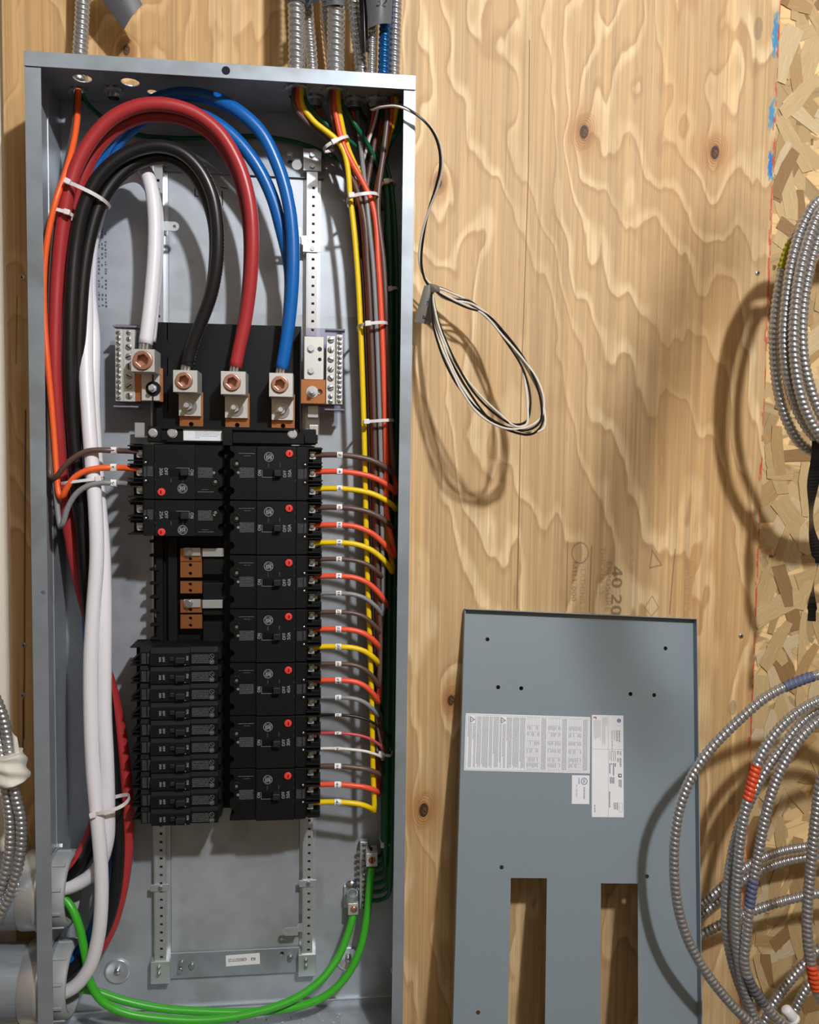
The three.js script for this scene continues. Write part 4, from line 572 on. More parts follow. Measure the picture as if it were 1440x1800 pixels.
// ------------------------------------------------------------------ branch wires with number sleeves
const numAtlas = ctex(canvas(512, 256, (g, w, h) => { g.fillStyle = '#eceded'; g.fillRect(0, 0, w, h); g.fillStyle = '#15171a'; g.textAlign = 'center'; g.textBaseline = 'middle'; for (let k = 0; k < 24; k++) { const n = k < 21 ? 2 * (k + 1) : [1, 3, 5][k - 21]; g.save(); g.translate((k % 8) * 64 + 32, ((k / 8) | 0) * 64 + 32); g.rotate(Math.PI / 2); g.font = 'bold 36px sans-serif'; g.fillText(String(n), 0, 2); g.restore(); } }));
const numMat = std(0xffffff, 0.5, 0, { map: numAtlas });
function sleeve(t, c, d, r, k) {                     // white marker round the wire, its number to the front
  const L = 0.0078, n = 14, pos = [], uv = [], idx = [], u0 = (k % 8) / 8, v1 = 1 - ((k / 8) | 0) / 4;
  const side = V(-d.y, d.x, 0).normalize(), fwd = V(0, 0, 1);
  for (const [j, e] of [[0, -L / 2], [1, L / 2]]) for (let i = 0; i <= n; i++) { const a = i / n * Math.PI * 2, p = c.clone().addScaledVector(d, e).addScaledVector(side, Math.cos(a) * r).addScaledVector(fwd, Math.sin(a) * r); pos.push(p.x, p.y, p.z); const q = a / Math.PI; uv.push(u0 + (j ? 0.12 : 0.005), v1 - 0.005 - 0.24 * (q <= 1 ? q : 0.01)); }
  for (let i = 0; i < n; i++) idx.push(i, n + 1 + i, i + 1, i + 1, n + 1 + i, n + 2 + i);
  for (const e of [0, 1]) { const b = pos.length / 3, q = c.clone().addScaledVector(d, e ? L / 2 : -L / 2); pos.push(q.x, q.y, q.z); uv.push(u0 + 0.005, v1 - 0.005); for (let i = 0; i < n; i++) { const p = e * (n + 1) + i; e ? idx.push(b, p + 1, p) : idx.push(b, p, p + 1); } }
  const g = new THREE.BufferGeometry(); g.setAttribute('position', new THREE.Float32BufferAttribute(pos, 3)); g.setAttribute('uv', new THREE.Float32BufferAttribute(uv, 2)); g.setIndex(idx);
  const h = g.toNonIndexed(); h.computeVertexNormals(); part('number_sleeve', toCreasedNormals(h, 0.9), numMat, t, 'white sleeve with a printed number');
}
const bundleX = (y) => { const k = [[340, 611], [420, 620], [520, 628], [640, 632], [740, 636], [900, 639], [1050, 643], [1200, 649], [1430, 653]]; if (y <= 340) return 611; for (let i = 1; i < k.length; i++) if (y <= k[i][0]) return lerp(k[i - 1][1], k[i][1], (y - k[i - 1][0]) / (k[i][0] - k[i - 1][0])); return 653; };
const layers = [0.088, 0.07, 0.054, 0.038];
const fit = { A: [524, 163, 0.098], B: [588, 168, 0.098], C: [658, 184, 0.07], D: [690, 186, 0.088], E: [556, 178, 0.05], F: [620, 182, 0.05], G: [674, 190, 0.045] };
const grp = ['D', 'B', 'F', 'G', 'E', 'C', 'A'];
const ends = [[690, 832], [694, 864], [694, 892], [690, 928], [691, 978], [688, 1002], [673, 1016], [679, 1062], [671, 1080], [669, 1114], [667, 1138], [665, 1166], [665, 1204], [664, 1232], [662, 1256], [682, 1294], [674, 1316], [672, 1332], [668, 1362], [664, 1392], [656, 1424]];
const tys = [800, 829, 859, 892, 923, 954, 983, 1013, 1043, 1076, 1106, 1137, 1167, 1196, 1226, 1257, 1289, 1316, 1347, 1379, 1410];
const cols = 'brown orange yellow brown orange yellow brown orange grey brown orange yellow brown orange grey black red white brown orange yellow'.split(' ');
const cm = { brown: M.brown, orange: M.orange, yellow: M.yellow, grey: M.grey, black: M.wBlack, red: M.thinRed, white: M.thinWhite };
const circ = ['topmost', 'second', 'third', 'fourth', 'fifth', 'sixth', 'bottom'];
for (let i = 0; i < 21; i++) {
  const r = i >= 15 && i <= 17 ? 0.0022 : (i === 12 || i === 14 || i === 6 || i === 9 || i === 8 ? 0.0033 : 0.004), y = tys[i], [ex, ey] = ends[i], f = fit[grp[(i / 3) | 0]], lay = i >= 15 && i <= 17 ? [0.04, 0.047, 0.055][i - 15] : layers[i % 4], off = (20 - i) * 2.35 + 4;
  const list = [[549, y + 1, 0.091], [562, y, 0.093], [580, y - 0.5, 0.096], [600, y, 0.099], [622, y + 2, 0.1]];
  const dx = ex - 622, dy = ey - y - 2;
  list.push([622 + dx * 0.42, y + 2 + dy * 0.2, 0.1], [622 + dx * 0.75, y + 2 + dy * 0.55, 0.098], [622 + dx * 0.94, y + 2 + dy * 0.86, 0.092]);
  list.push([ex + 1, ey + 3, lerp(0.084, lay, 0.35)], [ex + 2, ey - 6, lay]);
  const sx = (yy) => bundleX(yy) + off;
  const upFrom = ey - 70, steps = Math.max(1, Math.ceil((upFrom - 360) / 120));
  for (let k = 0; k <= steps; k++) { const yy = lerp(upFrom, 360, k / steps); list.push([sx(yy), yy, lay]); }
  const g = (i / 3) | 0, j = i % 3 - 1, sp = (f[0] - 640) * 0.1;
  const nx = grp[g] === 'A' || grp[g] === 'B' || grp[g] === 'E' ? lerp(sx(360), 591 + j * 7 + (grp[g] === 'B' ? 6 : 0), 0.86) : lerp(sx(360), f[0] + j * 5, 0.55);
  list.push([nx, 258, lerp(lay, f[2], 0.5)], [lerp(nx, f[0] + j * 7, 0.72), 212, lerp(lay, f[2], 0.85)], [f[0] + j * 7, 184, f[2]], [f[0] + j * 5, f[1] - 14, f[2]]);
  const t = thing('branch_wire', `${{ brown: 'brown', orange: 'orange', yellow: 'yellow', grey: 'grey', black: 'thin black', red: 'thin red', white: 'thin white' }[cols[i]]} branch wire leaving the ${circ[g]} three-pole breaker of the column beside the bundle`, 'wire', 'numbered wires from the three-pole breakers');
  const pts = px3(list), mat = cm[cols[i]]; part('insulation', tube(pts, r, 10, 0.006), mat, t);
  part('sleeve_holder', tube([P(594.5, y - 0.1, 0.0985), P(600.5, y - 0.1, 0.0992)], r * 1.04, 10, 0.002), M.labelWhite, t);
  sleeve(t, P(597.5 - i * 0.25, y - 0.3, 0.0987), V(1, 0, 0), r * 1.16, i);
}
// three wires of the left column
const leftW = [
  ['brown', M.brown, 0.0038, 21, 'brown wire dropping beside the red feeder to the left three-pole breaker', [[243, 794, 0.092], [228, 793, 0.095], [200, 792, 0.122], [172, 791, 0.126], [150, 794, 0.127], [128, 806, 0.126], [110, 824, 0.122], [97, 840, 0.117], [89, 839, 0.112], [88, 815, 0.108], [88, 740, 0.105], [87, 640, 0.1], [88, 540, 0.098], [92, 450, 0.096], [101, 370, 0.094], [112, 310, 0.088], [123, 260, 0.08], [132, 205, 0.066], [136, 160, 0.058]]],
  ['orange', M.orangeB, 0.0042, 22, 'orange wire looping under the tie to the left three-pole breaker', [[243, 824, 0.092], [228, 823, 0.095], [200, 822, 0.12], [175, 823, 0.124], [150, 828, 0.126], [130, 840, 0.126], [116, 860, 0.124], [108, 876, 0.12], [103, 866, 0.116], [100, 835, 0.113], [96, 780, 0.11], [90, 705, 0.11], [83, 630, 0.112], [78, 560, 0.112], [77, 500, 0.114], [80, 445, 0.117], [88, 395, 0.12], [99, 350, 0.122], [113, 310, 0.115], [125, 270, 0.1], [133, 232, 0.082], [137, 195, 0.068], [138, 158, 0.06]]],
  ['grey', M.grey, 0.0038, 23, 'grey wire with the lowest loop feeding the left three-pole breaker', [[243, 853, 0.092], [228, 851, 0.095], [200, 849, 0.12], [175, 849, 0.124], [152, 855, 0.125], [134, 868, 0.124], [120, 890, 0.122], [112, 915, 0.12], [107, 928, 0.117], [103, 910, 0.114], [98, 860, 0.11], [93, 800, 0.106], [91, 700, 0.1], [91, 600, 0.094], [93, 500, 0.09], [100, 400, 0.086], [112, 330, 0.08], [124, 270, 0.074], [131, 215, 0.064], [134, 160, 0.054]]]];
for (const [c, mat, r, k, lab, list] of leftW) { const t = thing('branch_wire', lab, 'wire', 'wires of the left three-pole breaker'); const pts = px3(list); part('insulation', tube(pts, r, 10, 0.006), mat, t); const q = list[2]; sleeve(t, P(q[0], q[1], q[2]), P(list[3][0], list[3][1], list[3][2]).sub(P(list[1][0], list[1][1], list[1][2])).setZ(0).normalize(), r * 1.3, k); }
// grounds from the top fittings
for (const [i, f] of [fit.A, fit.B, fit.C, fit.D, fit.F, fit.G].entries()) {
  const o = (i - 2.5) * 3.4, z = 0.034 + (i % 3) * 0.013, yb = 1500 + i * 15;
  const list = [[f[0] + 10, f[1] - 12, f[2] - 0.012], [f[0] + 13, f[1] + 14, f[2] - 0.012], [lerp(f[0] + 22, 676, 0.25), 222, lerp(f[2], z, 0.3)], [lerp(f[0], 676, 0.75), 268, lerp(f[2], z, 0.7)], [682 + o * 0.8, 330, z], [687 + o, 420, z], [689 + o, 600, z], [688 + o, 800, z], [686 + o, 1000, z], [684 + o, 1200, z], [682 + o, 1380, z], [680 + o * 0.8, yb - 30, z], [676 + o * 0.4, yb + 2, 0.03], [662, yb + 8, 0.022], [648, yb + 7, 0.017]];
  const t = thing('ground_wire', `dark green ground wire landing ${['topmost', 'second', 'third', 'fourth', 'fifth', 'lowest'][i]} on the ground bar`, 'wire', 'dark green ground wires along the right side'); part('insulation', tube(px3(list), 0.0034, 9, 0.007), M.wGreenD, t);
}
{ const t = thing('ground_wire', 'dark green wire crossing the back of the box behind the feeder arches', 'wire'); part('insulation', tube(px3([[143, 160, 0.055], [152, 180, 0.05], [172, 200, 0.03], [205, 222, 0.012], [250, 238, 0.009], [320, 243, 0.009], [400, 240, 0.012], [460, 240, 0.012], [520, 250, 0.016], [565, 266, 0.02], [610, 290, 0.022], [655, 330, 0.026], [672, 370, 0.028]]), 0.0032, 9), M.wGreenD, t); }
// ------------------------------------------------------------------ fittings in the box top
function topFitting(px, py, r, label) {
  const p = PY(px, py, -0.004), t = thing('locknut_fitting', label, 'fitting', 'locknuts under the box top'); p.z = Math.min(Math.max(p.z, 0.02), 0.128);
  part('locknut', mg([latheAxis([[r * 0.72, -0.006], [r * 0.72, 0], [r * 1.12, 0], [r * 1.15, -0.0025], [r * 1.12, -0.004], [r * 0.72, -0.0042]], 22, 'y').translate(p.x, OY - TK - 0.0002, p.z), ...[0, 1, 2, 3, 4, 5, 6, 7].map((k) => box(-0.0022, 0.0022, -0.0042, 0, r * 1.05, r * 1.28).rotateY(k * 0.785).translate(p.x, OY - TK - 0.0002, p.z))]), M.zinc, t);
  part('throat', latheAxis([[r * 0.62, -0.012], [r * 0.62, 0.001], [r * 0.72, 0.001], [r * 0.74, -0.0115], [r * 0.68, -0.0125]], 22, 'y').translate(p.x, OY - TK, p.z), M.screwM, t);
  return p;
}
for (const [a, b, r, l] of [[137, 161, 0.0105, 'small locknut above the orange and grey wires'], [200, 160, 0.0115, 'empty locknut under the box top beside the oval knockout'], [523, 158, 0.016, 'locknut where the leftmost yellow wire enters'], [588, 163, 0.016, 'locknut where the second yellow wire enters'], [553, 175, 0.0125, 'locknut between the two yellow wire entries'], [622, 178, 0.0125, 'dark locknut in the back row under the thin conduit'], [659, 178, 0.014, 'locknut where the white and black pair comes out'], [691, 180, 0.013, 'locknut in the corner next to the right flange']]) topFitting(a, b, r, l);

// ------------------------------------------------------------------ flexible conduits above the box
function flex(label, list, r, opt = {}) {
  const pts = opt.world || px3(list), t = thing('flexible_conduit', label, 'conduit', opt.group), pitch = opt.pitch || PITCH;
  part('armor', conduitGeo(pts, r, pitch), opt.mat || M.conduit, t);
  for (const [a, b, mat, nm, lb] of opt.tape || []) part(nm || 'tape_band', conduitGeo(pts, r, pitch, a, b, 1.06), mat, t, lb);
  if (opt.collar) { const e = pts[pts.length - 1]; part('connector', latheAxis([[r * 0.9, 0.004], [r * 1.22, 0.004], [r * 1.28, 0], [r * 1.28, -0.006], [r * 0.9, -0.006]], 20, 'y').translate(e.x, OY + 0.006, e.z), M.chrome, t); }
  return t;
}
const topY = 0.0005, up = (px, z, dx = 0) => { const b = P(px, 120, z); return [W(b.x + dx, 0.848, z), W(b.x + dx, 0.55, z), W(b.x + dx, 0.32, z), W(b.x + dx, 0.2, z), W(b.x + dx * 0.7, 0.12, z), W(b.x + dx * 0.25, 0.05, z), W(b.x, topY, z)]; };
const G8 = 'flexible conduits rising from the box top';
flex('shiny flexible conduit standing alone above the orange wire', null, 0.0102, { world: (() => { const b = P(138, 92, 0.058); return [W(b.x + 0.014, 0.848, 0.058), W(b.x + 0.013, 0.55, 0.058), W(b.x + 0.012, 0.32, 0.058), W(b.x + 0.009, 0.2, 0.058), W(b.x + 0.006, 0.1, 0.058), W(b.x + 0.002, 0.04, 0.058), W(b.x, topY, 0.058)]; })(), collar: true, pitch: 0.0066, group: G8 });
flex('wide flexible conduit with a grey tape sleeve, first of the close group', null, 0.0118, { world: up(522, 0.11, -0.002), collar: true, pitch: 0.0084, tape: [[0.76, 0.882, M.tapeGrey]], group: G8 });
flex('narrower flexible conduit leaning against the first wide one', null, 0.0088, { world: up(552, 0.07, -0.014), collar: true, pitch: 0.0078, group: G8 });
flex('partly hidden flexible conduit behind the wide conduit marked 36', null, 0.0085, { world: up(590, 0.045, -0.02), collar: true, pitch: 0.0075, group: G8 });
flex('wide flexible conduit wearing a grey marker sleeve reading 36', null, 0.0125, { world: up(590, 0.11, 0), collar: true, pitch: 0.0078, tape: [[0.76, 0.882, M.tapeGrey]], group: G8 });
flex('flexible conduit slanting toward the black tape tail', null, 0.0098, { world: up(640, 0.085, -0.022), collar: true, pitch: 0.0074, group: G8 });
flex('thin flexible conduit below the grey flag', null, 0.0054, { world: up(653, 0.11, 0.001), collar: true, pitch: 0.0058, group: G8 });
flex('blue tinted flexible conduit below the grey flag', null, 0.0078, { world: up(674, 0.11, 0.003), collar: true, pitch: 0.0072, mat: M.conduitBlue, group: G8 });
flex('flexible conduit at the right end of the close group', null, 0.0084, { world: up(692, 0.1, 0.003), collar: true, pitch: 0.0072, group: G8 });
function marker(txts, w, h, bg) { return std(0xffffff, 0.5, 0, { map: ctex(canvas(w, h, (g) => { g.fillStyle = bg; g.fillRect(0, 0, w, h); g.strokeStyle = g.fillStyle = '#0c0d0e'; for (const [s, x, y, sz, rot] of txts) { g.save(); g.translate(x, y); g.rotate(rot || 0); g.font = `italic bold ${sz}px sans-serif`; g.fillText(s, 0, 0); g.restore(); } })) }); }
const sp3 = (a) => a.map(([x, y, z]) => P(x, y, z));
{ const t = thing('tape_flag', 'grey tape flag handwritten 32 wrapped round the thin conduits', 'tape tag'); sheetPatch(sp3([[640, -40, 0.128], [692, -40, 0.13], [688, 42, 0.13], [648, 50, 0.128]]), 0.012, marker([['32', 52, 148, 58, 0.1]], 160, 220, '#5b5d60'), t, 'flag'); sheetPatch(sp3([[648, 40, 0.127], [664, 38, 0.127], [656, 56, 0.124], [648, 56, 0.124]]), 0.002, M.tapeGrey, t, 'torn_corner'); }
{ const t = thing('tape_tail', 'strip of black tape hanging between the slanting and thin conduits', 'tape'); sheetPatch(sp3([[630, -20, 0.115], [645, -20, 0.115], [648, 92, 0.112], [636, 96, 0.112]]), 0.008, M.tapeBlack, t, 'strip'); }
{ const t = thing('tape_flag', 'grey tape label reading 36 on the wide conduit', 'tape tag'); sheetPatch(sp3([[573, -40, 0.124], [605, -40, 0.124], [606, 10, 0.124], [573, 10, 0.124]]), 0.006, marker([['36', 30, 190, 80, 0.02]], 160, 220, '#4d4f52'), t, 'label'); }
{ const t = thing('tape_flag', 'crumpled dark grey tape between the wide conduits', 'tape tag'); sheetPatch(sp3([[536, -30, 0.105], [572, -34, 0.1], [560, 4, 0.1], [536, 16, 0.104]]), 0.01, marker([['2', 20, 180, 60, 0.3]], 160, 220, '#3c3e42'), t, 'flag'); }
{ const t = thing('tape_flag', 'pointed grey tape flag with pen strokes above the empty knockout', 'tape tag'); sheetPatch(sp3([[140, -52, 0.07], [208, -86, 0.076], [250, 8, 0.066], [218, 52, 0.062]]), 0.008, marker([['/', 84, 176, 52, -0.2], ['-', 128, 176, 52, 0.5], ["'", 60, 160, 52, 0]], 200, 240, '#54565a'), t, 'flag'); }

// ------------------------------------------------------------------ coils of armoured cable
const GC = 'coiled armored cable on the strand board';
function loopPts(list, far) { return px3([...far[0], ...list, ...far[1]]); }
const farU = (k) => [[[1660, 600, 0.1 + k], [1640, 440, 0.1 + k], [1560, 320, 0.11 + k], [1490, 310 + k * 800, 0.12 + k]], [[1500, 830, 0.12 + k], [1580, 830, 0.11 + k], [1640, 740, 0.1 + k], [1660, 620, 0.09 + k]]];
flex('outermost strand of the upper coil with a yellow tape band', null, 0.0072, { world: loopPts([[1440, 356], [1406, 400], [1383, 450], [1369, 510], [1362, 570], [1362, 630], [1369, 690], [1384, 740], [1408, 780], [1440, 800]].map(([x, y]) => [x, y, 0.175]), farU(0.05)), tape: [[0.402, 0.437, M.tapeYellow, 'tape_band', 'yellow tape']], group: GC });
flex('second strand of the upper coil, next inside the yellow banded one', null, 0.0074, { world: loopPts([[1440, 352], [1412, 395], [1393, 455], [1382, 530], [1378, 600], [1384, 660], [1399, 712], [1420, 752], [1450, 785]].map(([x, y]) => [x, y, 0.195]), farU(0.06)), group: GC });
flex('third strand of the upper coil lying on the front', null, 0.0074, { world: loopPts([[1448, 366], [1422, 420], [1405, 490], [1397, 560], [1396, 620], [1404, 680], [1420, 730], [1446, 772]].map(([x, y]) => [x, y, 0.21]), farU(0.08)), group: GC });
flex('innermost strand of the upper coil standing clear of the others', null, 0.0072, { world: loopPts([[1452, 390], [1432, 440], [1418, 500], [1411, 560], [1412, 620], [1422, 672], [1440, 722], [1466, 770]].map(([x, y]) => [x, y, 0.195]), farU(0.068)), group: GC });
{ const t = thing('tape_tail', 'long twisted black tape tail hanging from the upper coil', 'tape'); const c = px3([[1440, 745, 0.2], [1436, 800, 0.2], [1428, 870, 0.19], [1428, 930, 0.19], [1438, 985, 0.188], [1430, 1030, 0.186], [1427, 1092, 0.184]]), cu = crv(c), n = 60, pos = [], idx = [];
  for (let i = 0; i <= n; i++) { const p = cu.getPointAt(i / n), a = Math.sin(i * 0.17) * 0.9 + (i > 42 ? 1.1 : 0), w = (i > 40 && i < 46 ? 0.004 : 0.0085) * (i > 56 ? 0.7 : 1); for (const [s, o] of [[-1, 0], [1, 0], [1, 0.0008], [-1, 0.0008]]) pos.push(p.x + Math.cos(a) * w * s + o * Math.sin(a), p.y, p.z + Math.sin(a) * w * s * 0.7 - o); }
  for (let i = 0; i < n; i++) for (let k = 0; k < 4; k++) { const p = i * 4 + k, q = i * 4 + (k + 1) % 4; idx.push(p, p + 4, q, q, p + 4, q + 4); }
  const g = new THREE.BufferGeometry(); g.setAttribute('position', new THREE.Float32BufferAttribute(pos, 3)); g.setIndex(idx); const h = g.toNonIndexed(); h.computeVertexNormals(); part('strip', h, M.tapeBlack, t); }
const z2 = (l, z) => l.map(([x, y, d]) => [x, y, z + (d || 0)]);
flex('outer loop of the lower coil sweeping across the grey cover plate', z2([[1600, 1280], [1540, 1200], [1480, 1182], [1440, 1186], [1400, 1199], [1350, 1223], [1300, 1265], [1250, 1316], [1218, 1362], [1198, 1410], [1188, 1460], [1185, 1510], [1188, 1565], [1197, 1615], [1214, 1662], [1238, 1704], [1265, 1741], [1295, 1775], [1330, 1806], [1400, 1850], [1500, 1850]], 0.19), 0.0072, { tape: [[0.188, 0.232, M.tapeBlue, 'tape_band', 'blue grey tape']], group: GC });
flex('lower coil strand wearing the orange tape band', z2([[1620, 1340], [1560, 1240], [1490, 1218], [1440, 1231], [1400, 1253], [1362, 1290], [1336, 1332], [1320, 1385], [1309, 1430], [1302, 1475], [1297, 1530], [1294, 1590], [1295, 1650], [1302, 1705], [1313, 1750], [1330, 1795], [1370, 1850], [1470, 1880]], 0.17), 0.0074, { tape: [[0.388, 0.446, M.tapeOrange, 'tape_band', 'orange tape']], group: GC });
flex('lower coil strand running close behind the orange banded one', z2([[1630, 1360], [1570, 1260], [1500, 1232], [1448, 1243], [1410, 1270], [1376, 1312], [1344, 1358], [1318, 1410], [1298, 1460], [1284, 1520], [1277, 1580], [1278, 1640], [1290, 1700], [1312, 1760], [1345, 1815], [1430, 1860]], 0.15), 0.0072, { group: GC });
flex('lower coil strand with a blue grey tape band above the white cap', z2([[1640, 1400], [1590, 1300], [1520, 1250], [1460, 1256], [1420, 1283], [1385, 1330], [1362, 1378], [1347, 1430], [1336, 1485], [1326, 1540], [1318, 1590], [1313, 1640], [1309, 1690], [1318, 1725], [1340, 1760], [1372, 1795], [1420, 1830], [1500, 1850]], 0.18), 0.0074, { tape: [[0.578, 0.624, M.tapeBlue, 'tape_band', 'blue grey tape'], [0.745, 0.805, M.tapeGrey, 'tape_band', 'grey tape']], group: GC });
flex('lower coil strand with an orange band hanging straight down on the strand board', z2([[1560, 1260], [1480, 1300], [1445, 1370], [1434, 1440], [1426, 1520], [1420, 1590], [1420, 1650], [1428, 1705], [1440, 1750], [1480, 1800], [1560, 1820]], 0.2), 0.0076, { tape: [[0.692, 0.755, M.tapeOrange, 'tape_band', 'orange tape']], group: GC });
flex('upper of two strands passing behind the coil toward the cover plate', z2([[1160, 1640, -0.03], [1205, 1608], [1240, 1585], [1275, 1555], [1315, 1522], [1365, 1499], [1420, 1488], [1480, 1484], [1560, 1500]], 0.07), 0.0072, { group: GC });
flex('lower of two strands passing behind the coil toward the cover plate', z2([[1165, 1665, -0.03], [1205, 1628], [1240, 1603], [1275, 1572], [1316, 1541], [1366, 1518], [1420, 1506], [1480, 1500], [1560, 1518]], 0.055), 0.0072, { group: GC });
flex('middle strand crossing behind the lower coil', z2([[1160, 1700, -0.03], [1205, 1660], [1240, 1640], [1280, 1619], [1330, 1599], [1380, 1583], [1440, 1570], [1500, 1562], [1580, 1570]], 0.085), 0.0074, { group: GC });
flex('strand climbing diagonally from the white cap', z2([[1330, 1830], [1354, 1775], [1382, 1732], [1412, 1697], [1446, 1664], [1500, 1630], [1580, 1600]], 0.12), 0.0074, { group: GC });
flex('short strand climbing beside the orange band at the frame of the coil', z2([[1375, 1830], [1395, 1782], [1416, 1740], [1444, 1708], [1500, 1668], [1580, 1640]], 0.1), 0.0072, { group: GC });
{ const p = P(1388, 1782, 0.15), t = thing('plastic_cap', 'small white plastic cap on a cable end in the lower coil', 'cap'); part('cap', latheAxis([[0.0001, 0.012], [0.006, 0.0115], [0.0085, 0.009], [0.009, -0.012], [0.0001, -0.012]], 18, 'y').rotateZ(0.7).translate(p.x, p.y, p.z), M.labelWhite, t); part('rim', latheAxis([[0.0085, -0.002], [0.0105, -0.002], [0.0105, 0.002], [0.0085, 0.002]], 18, 'y').rotateZ(0.7).translate(p.x + 0.006, p.y - 0.008, p.z), M.labelWhite, t); }
// coil at the left edge
const GL = 'armored cable hanging left of the box';
flex('armored cable strand bulging toward the box beside the wide conduits', z2([[-190, 900], [-150, 1020], [-80, 1130], [-30, 1190], [0, 1245], [14, 1300], [20, 1350], [28, 1400], [37, 1440], [37, 1490], [28, 1540], [10, 1590], [-20, 1640], [-70, 1680], [-160, 1690], [-260, 1640]], 0.13), 0.0072, { group: GL });
flex('armored cable strand hanging inside the bulging one', z2([[-230, 930], [-180, 1040], [-100, 1160], [-40, 1220], [-8, 1280], [4, 1330], [10, 1385], [17, 1440], [16, 1500], [4, 1555], [-20, 1610], [-70, 1650], [-150, 1655], [-240, 1600]], 0.125), 0.0072, { group: GL });
{ const t = thing('tape_wrap', 'white tape wrapped round the cables left of the box', 'tape'); const c = crv(px3([[12, 1326, 0.13], [18, 1350, 0.13], [24, 1376, 0.13]])); part('wrap', sweep(c, (s, a) => 0.021 * (1 + 0.1 * Math.sin(3 * a + s * 300) + 0.05 * Math.sin(7 * a)), 20, 14), M.tapeWhite, t); sheetPatch(sp3([[20, 1285, 0.135], [30, 1296, 0.135], [44, 1374, 0.13], [30, 1378, 0.13]]), 0.004, M.tapeWhite, t, 'loose_end'); }

// ------------------------------------------------------------------ white and black wire pair hung outside the box
{
  const tail = [[648, 183, 0.1], [652, 191, 0.112], [672, 186, 0.145], [700, 186, 0.162], [730, 200, 0.166], [757, 224, 0.16], [773, 258, 0.14], [776, 292, 0.13], [767, 332, 0.11], [753, 372, 0.09], [742, 420, 0.07], [739, 460, 0.058], [746, 488, 0.052], [757, 505, 0.05]];
  const turns = [   // three hanging turns as seen on the wall, each down the left and back up the right
    [[762, 550], [775, 595], [794, 640], [822, 690], [862, 738], [905, 757], [935, 762], [953, 752], [957, 722], [948, 684], [930, 650], [900, 606], [868, 566], [832, 536], [795, 515], [764, 506]],
    [[766, 548], [782, 598], [806, 646], [838, 692], [874, 727], [905, 748], [925, 744], [930, 715], [927, 680], [916, 640], [893, 600], [862, 560], [826, 531], [796, 527], [776, 520], [762, 508]],
    [[760, 560], [772, 605], [790, 648], [812, 688], [846, 728], [890, 752], [926, 754], [950, 738], [954, 708], [942, 666], [920, 630], [886, 588], [852, 552], [818, 538], [785, 522], [764, 510]]];
  const path = (dx, ph) => { const l = tail.map(([x, y, z], i) => [x + dx * Math.cos(i * 0.9), y + dx * Math.sin(i * 0.9), z + 0.002 * Math.sin(i * 0.9 + ph)]);
    turns.forEach((tn, k) => tn.forEach(([x, y], i) => { const e = Math.min(1, i / 3, (15 - i) / 3) + 0.35; l.push([x + dx * e * Math.cos(i * 0.95 + k * 2.2), y + dx * e * Math.sin(i * 0.95 + k * 2.2), 0.05 + 0.115 * (y - 505) / 257 + 0.003 * Math.sin(i * 0.95 + k * 2.1 + ph) + (k - 1) * 0.004]); }));
    return px3(l); };
  const a = thing('control_wire', 'white wire of the pair coiled in a loop on the plywood', 'wire', 'white and black wire pair'); part('insulation', tube(path(2.2, 0), 0.0017, 8, 0.005), M.cream, a);
  const b = thing('control_wire', 'black wire of the pair coiled in a loop on the plywood', 'wire', 'white and black wire pair'); part('insulation', tube(path(-2.2, 3.1), 0.0017, 8, 0.005), M.wBlack, b);
  const t = thing('tape_flag', 'beige grey tape tag with pen marks at the neck of the wire loop', 'tape tag'); sheetPatch(sp3([[746, 502, 0.056], [764, 500, 0.056], [757, 572, 0.045], [728, 566, 0.045]]), 0.006, marker([['1', 60, 130, 46, 0.1], ['a', 58, 190, 46, 1.4]], 140, 240, '#77736c'), t, 'tag'); sheetPatch(sp3([[754, 498, 0.057], [772, 503, 0.056], [775, 516, 0.056], [756, 514, 0.057]]), 0.008, std(0x6f6a62, 0.6), t, 'wrap');
}
{ // unseen cable-shaped shadow caster added between the lamp and the wall; only its soft shadow reaches the plywood and the cover plate
  const Lp = V(...LAMP_POS), sh = px3([[1280, 380, 0], [1230, 500, 0], [1180, 620, 0], [1130, 740, 0], [1095, 840, 0], [1070, 960, 0], [1066, 1080, 0.01], [1085, 1160, 0.03], [1125, 1240, 0.05], [1200, 1300, 0.06]]).map((p) => p.lerp(Lp, 0.58)).filter((p) => p.y < 2.7);
  const t = thing('added_shadow_caster', 'added unseen shadow caster shaped as a slack grey cable bundle', 'cable'); part('jacket', tube(sh, (s, a, u) => 0.014 * (0.7 + 0.5 * Math.sin(Math.PI * Math.min(1, u * 1.1))), 12, 0.02), M.grey, t);
}
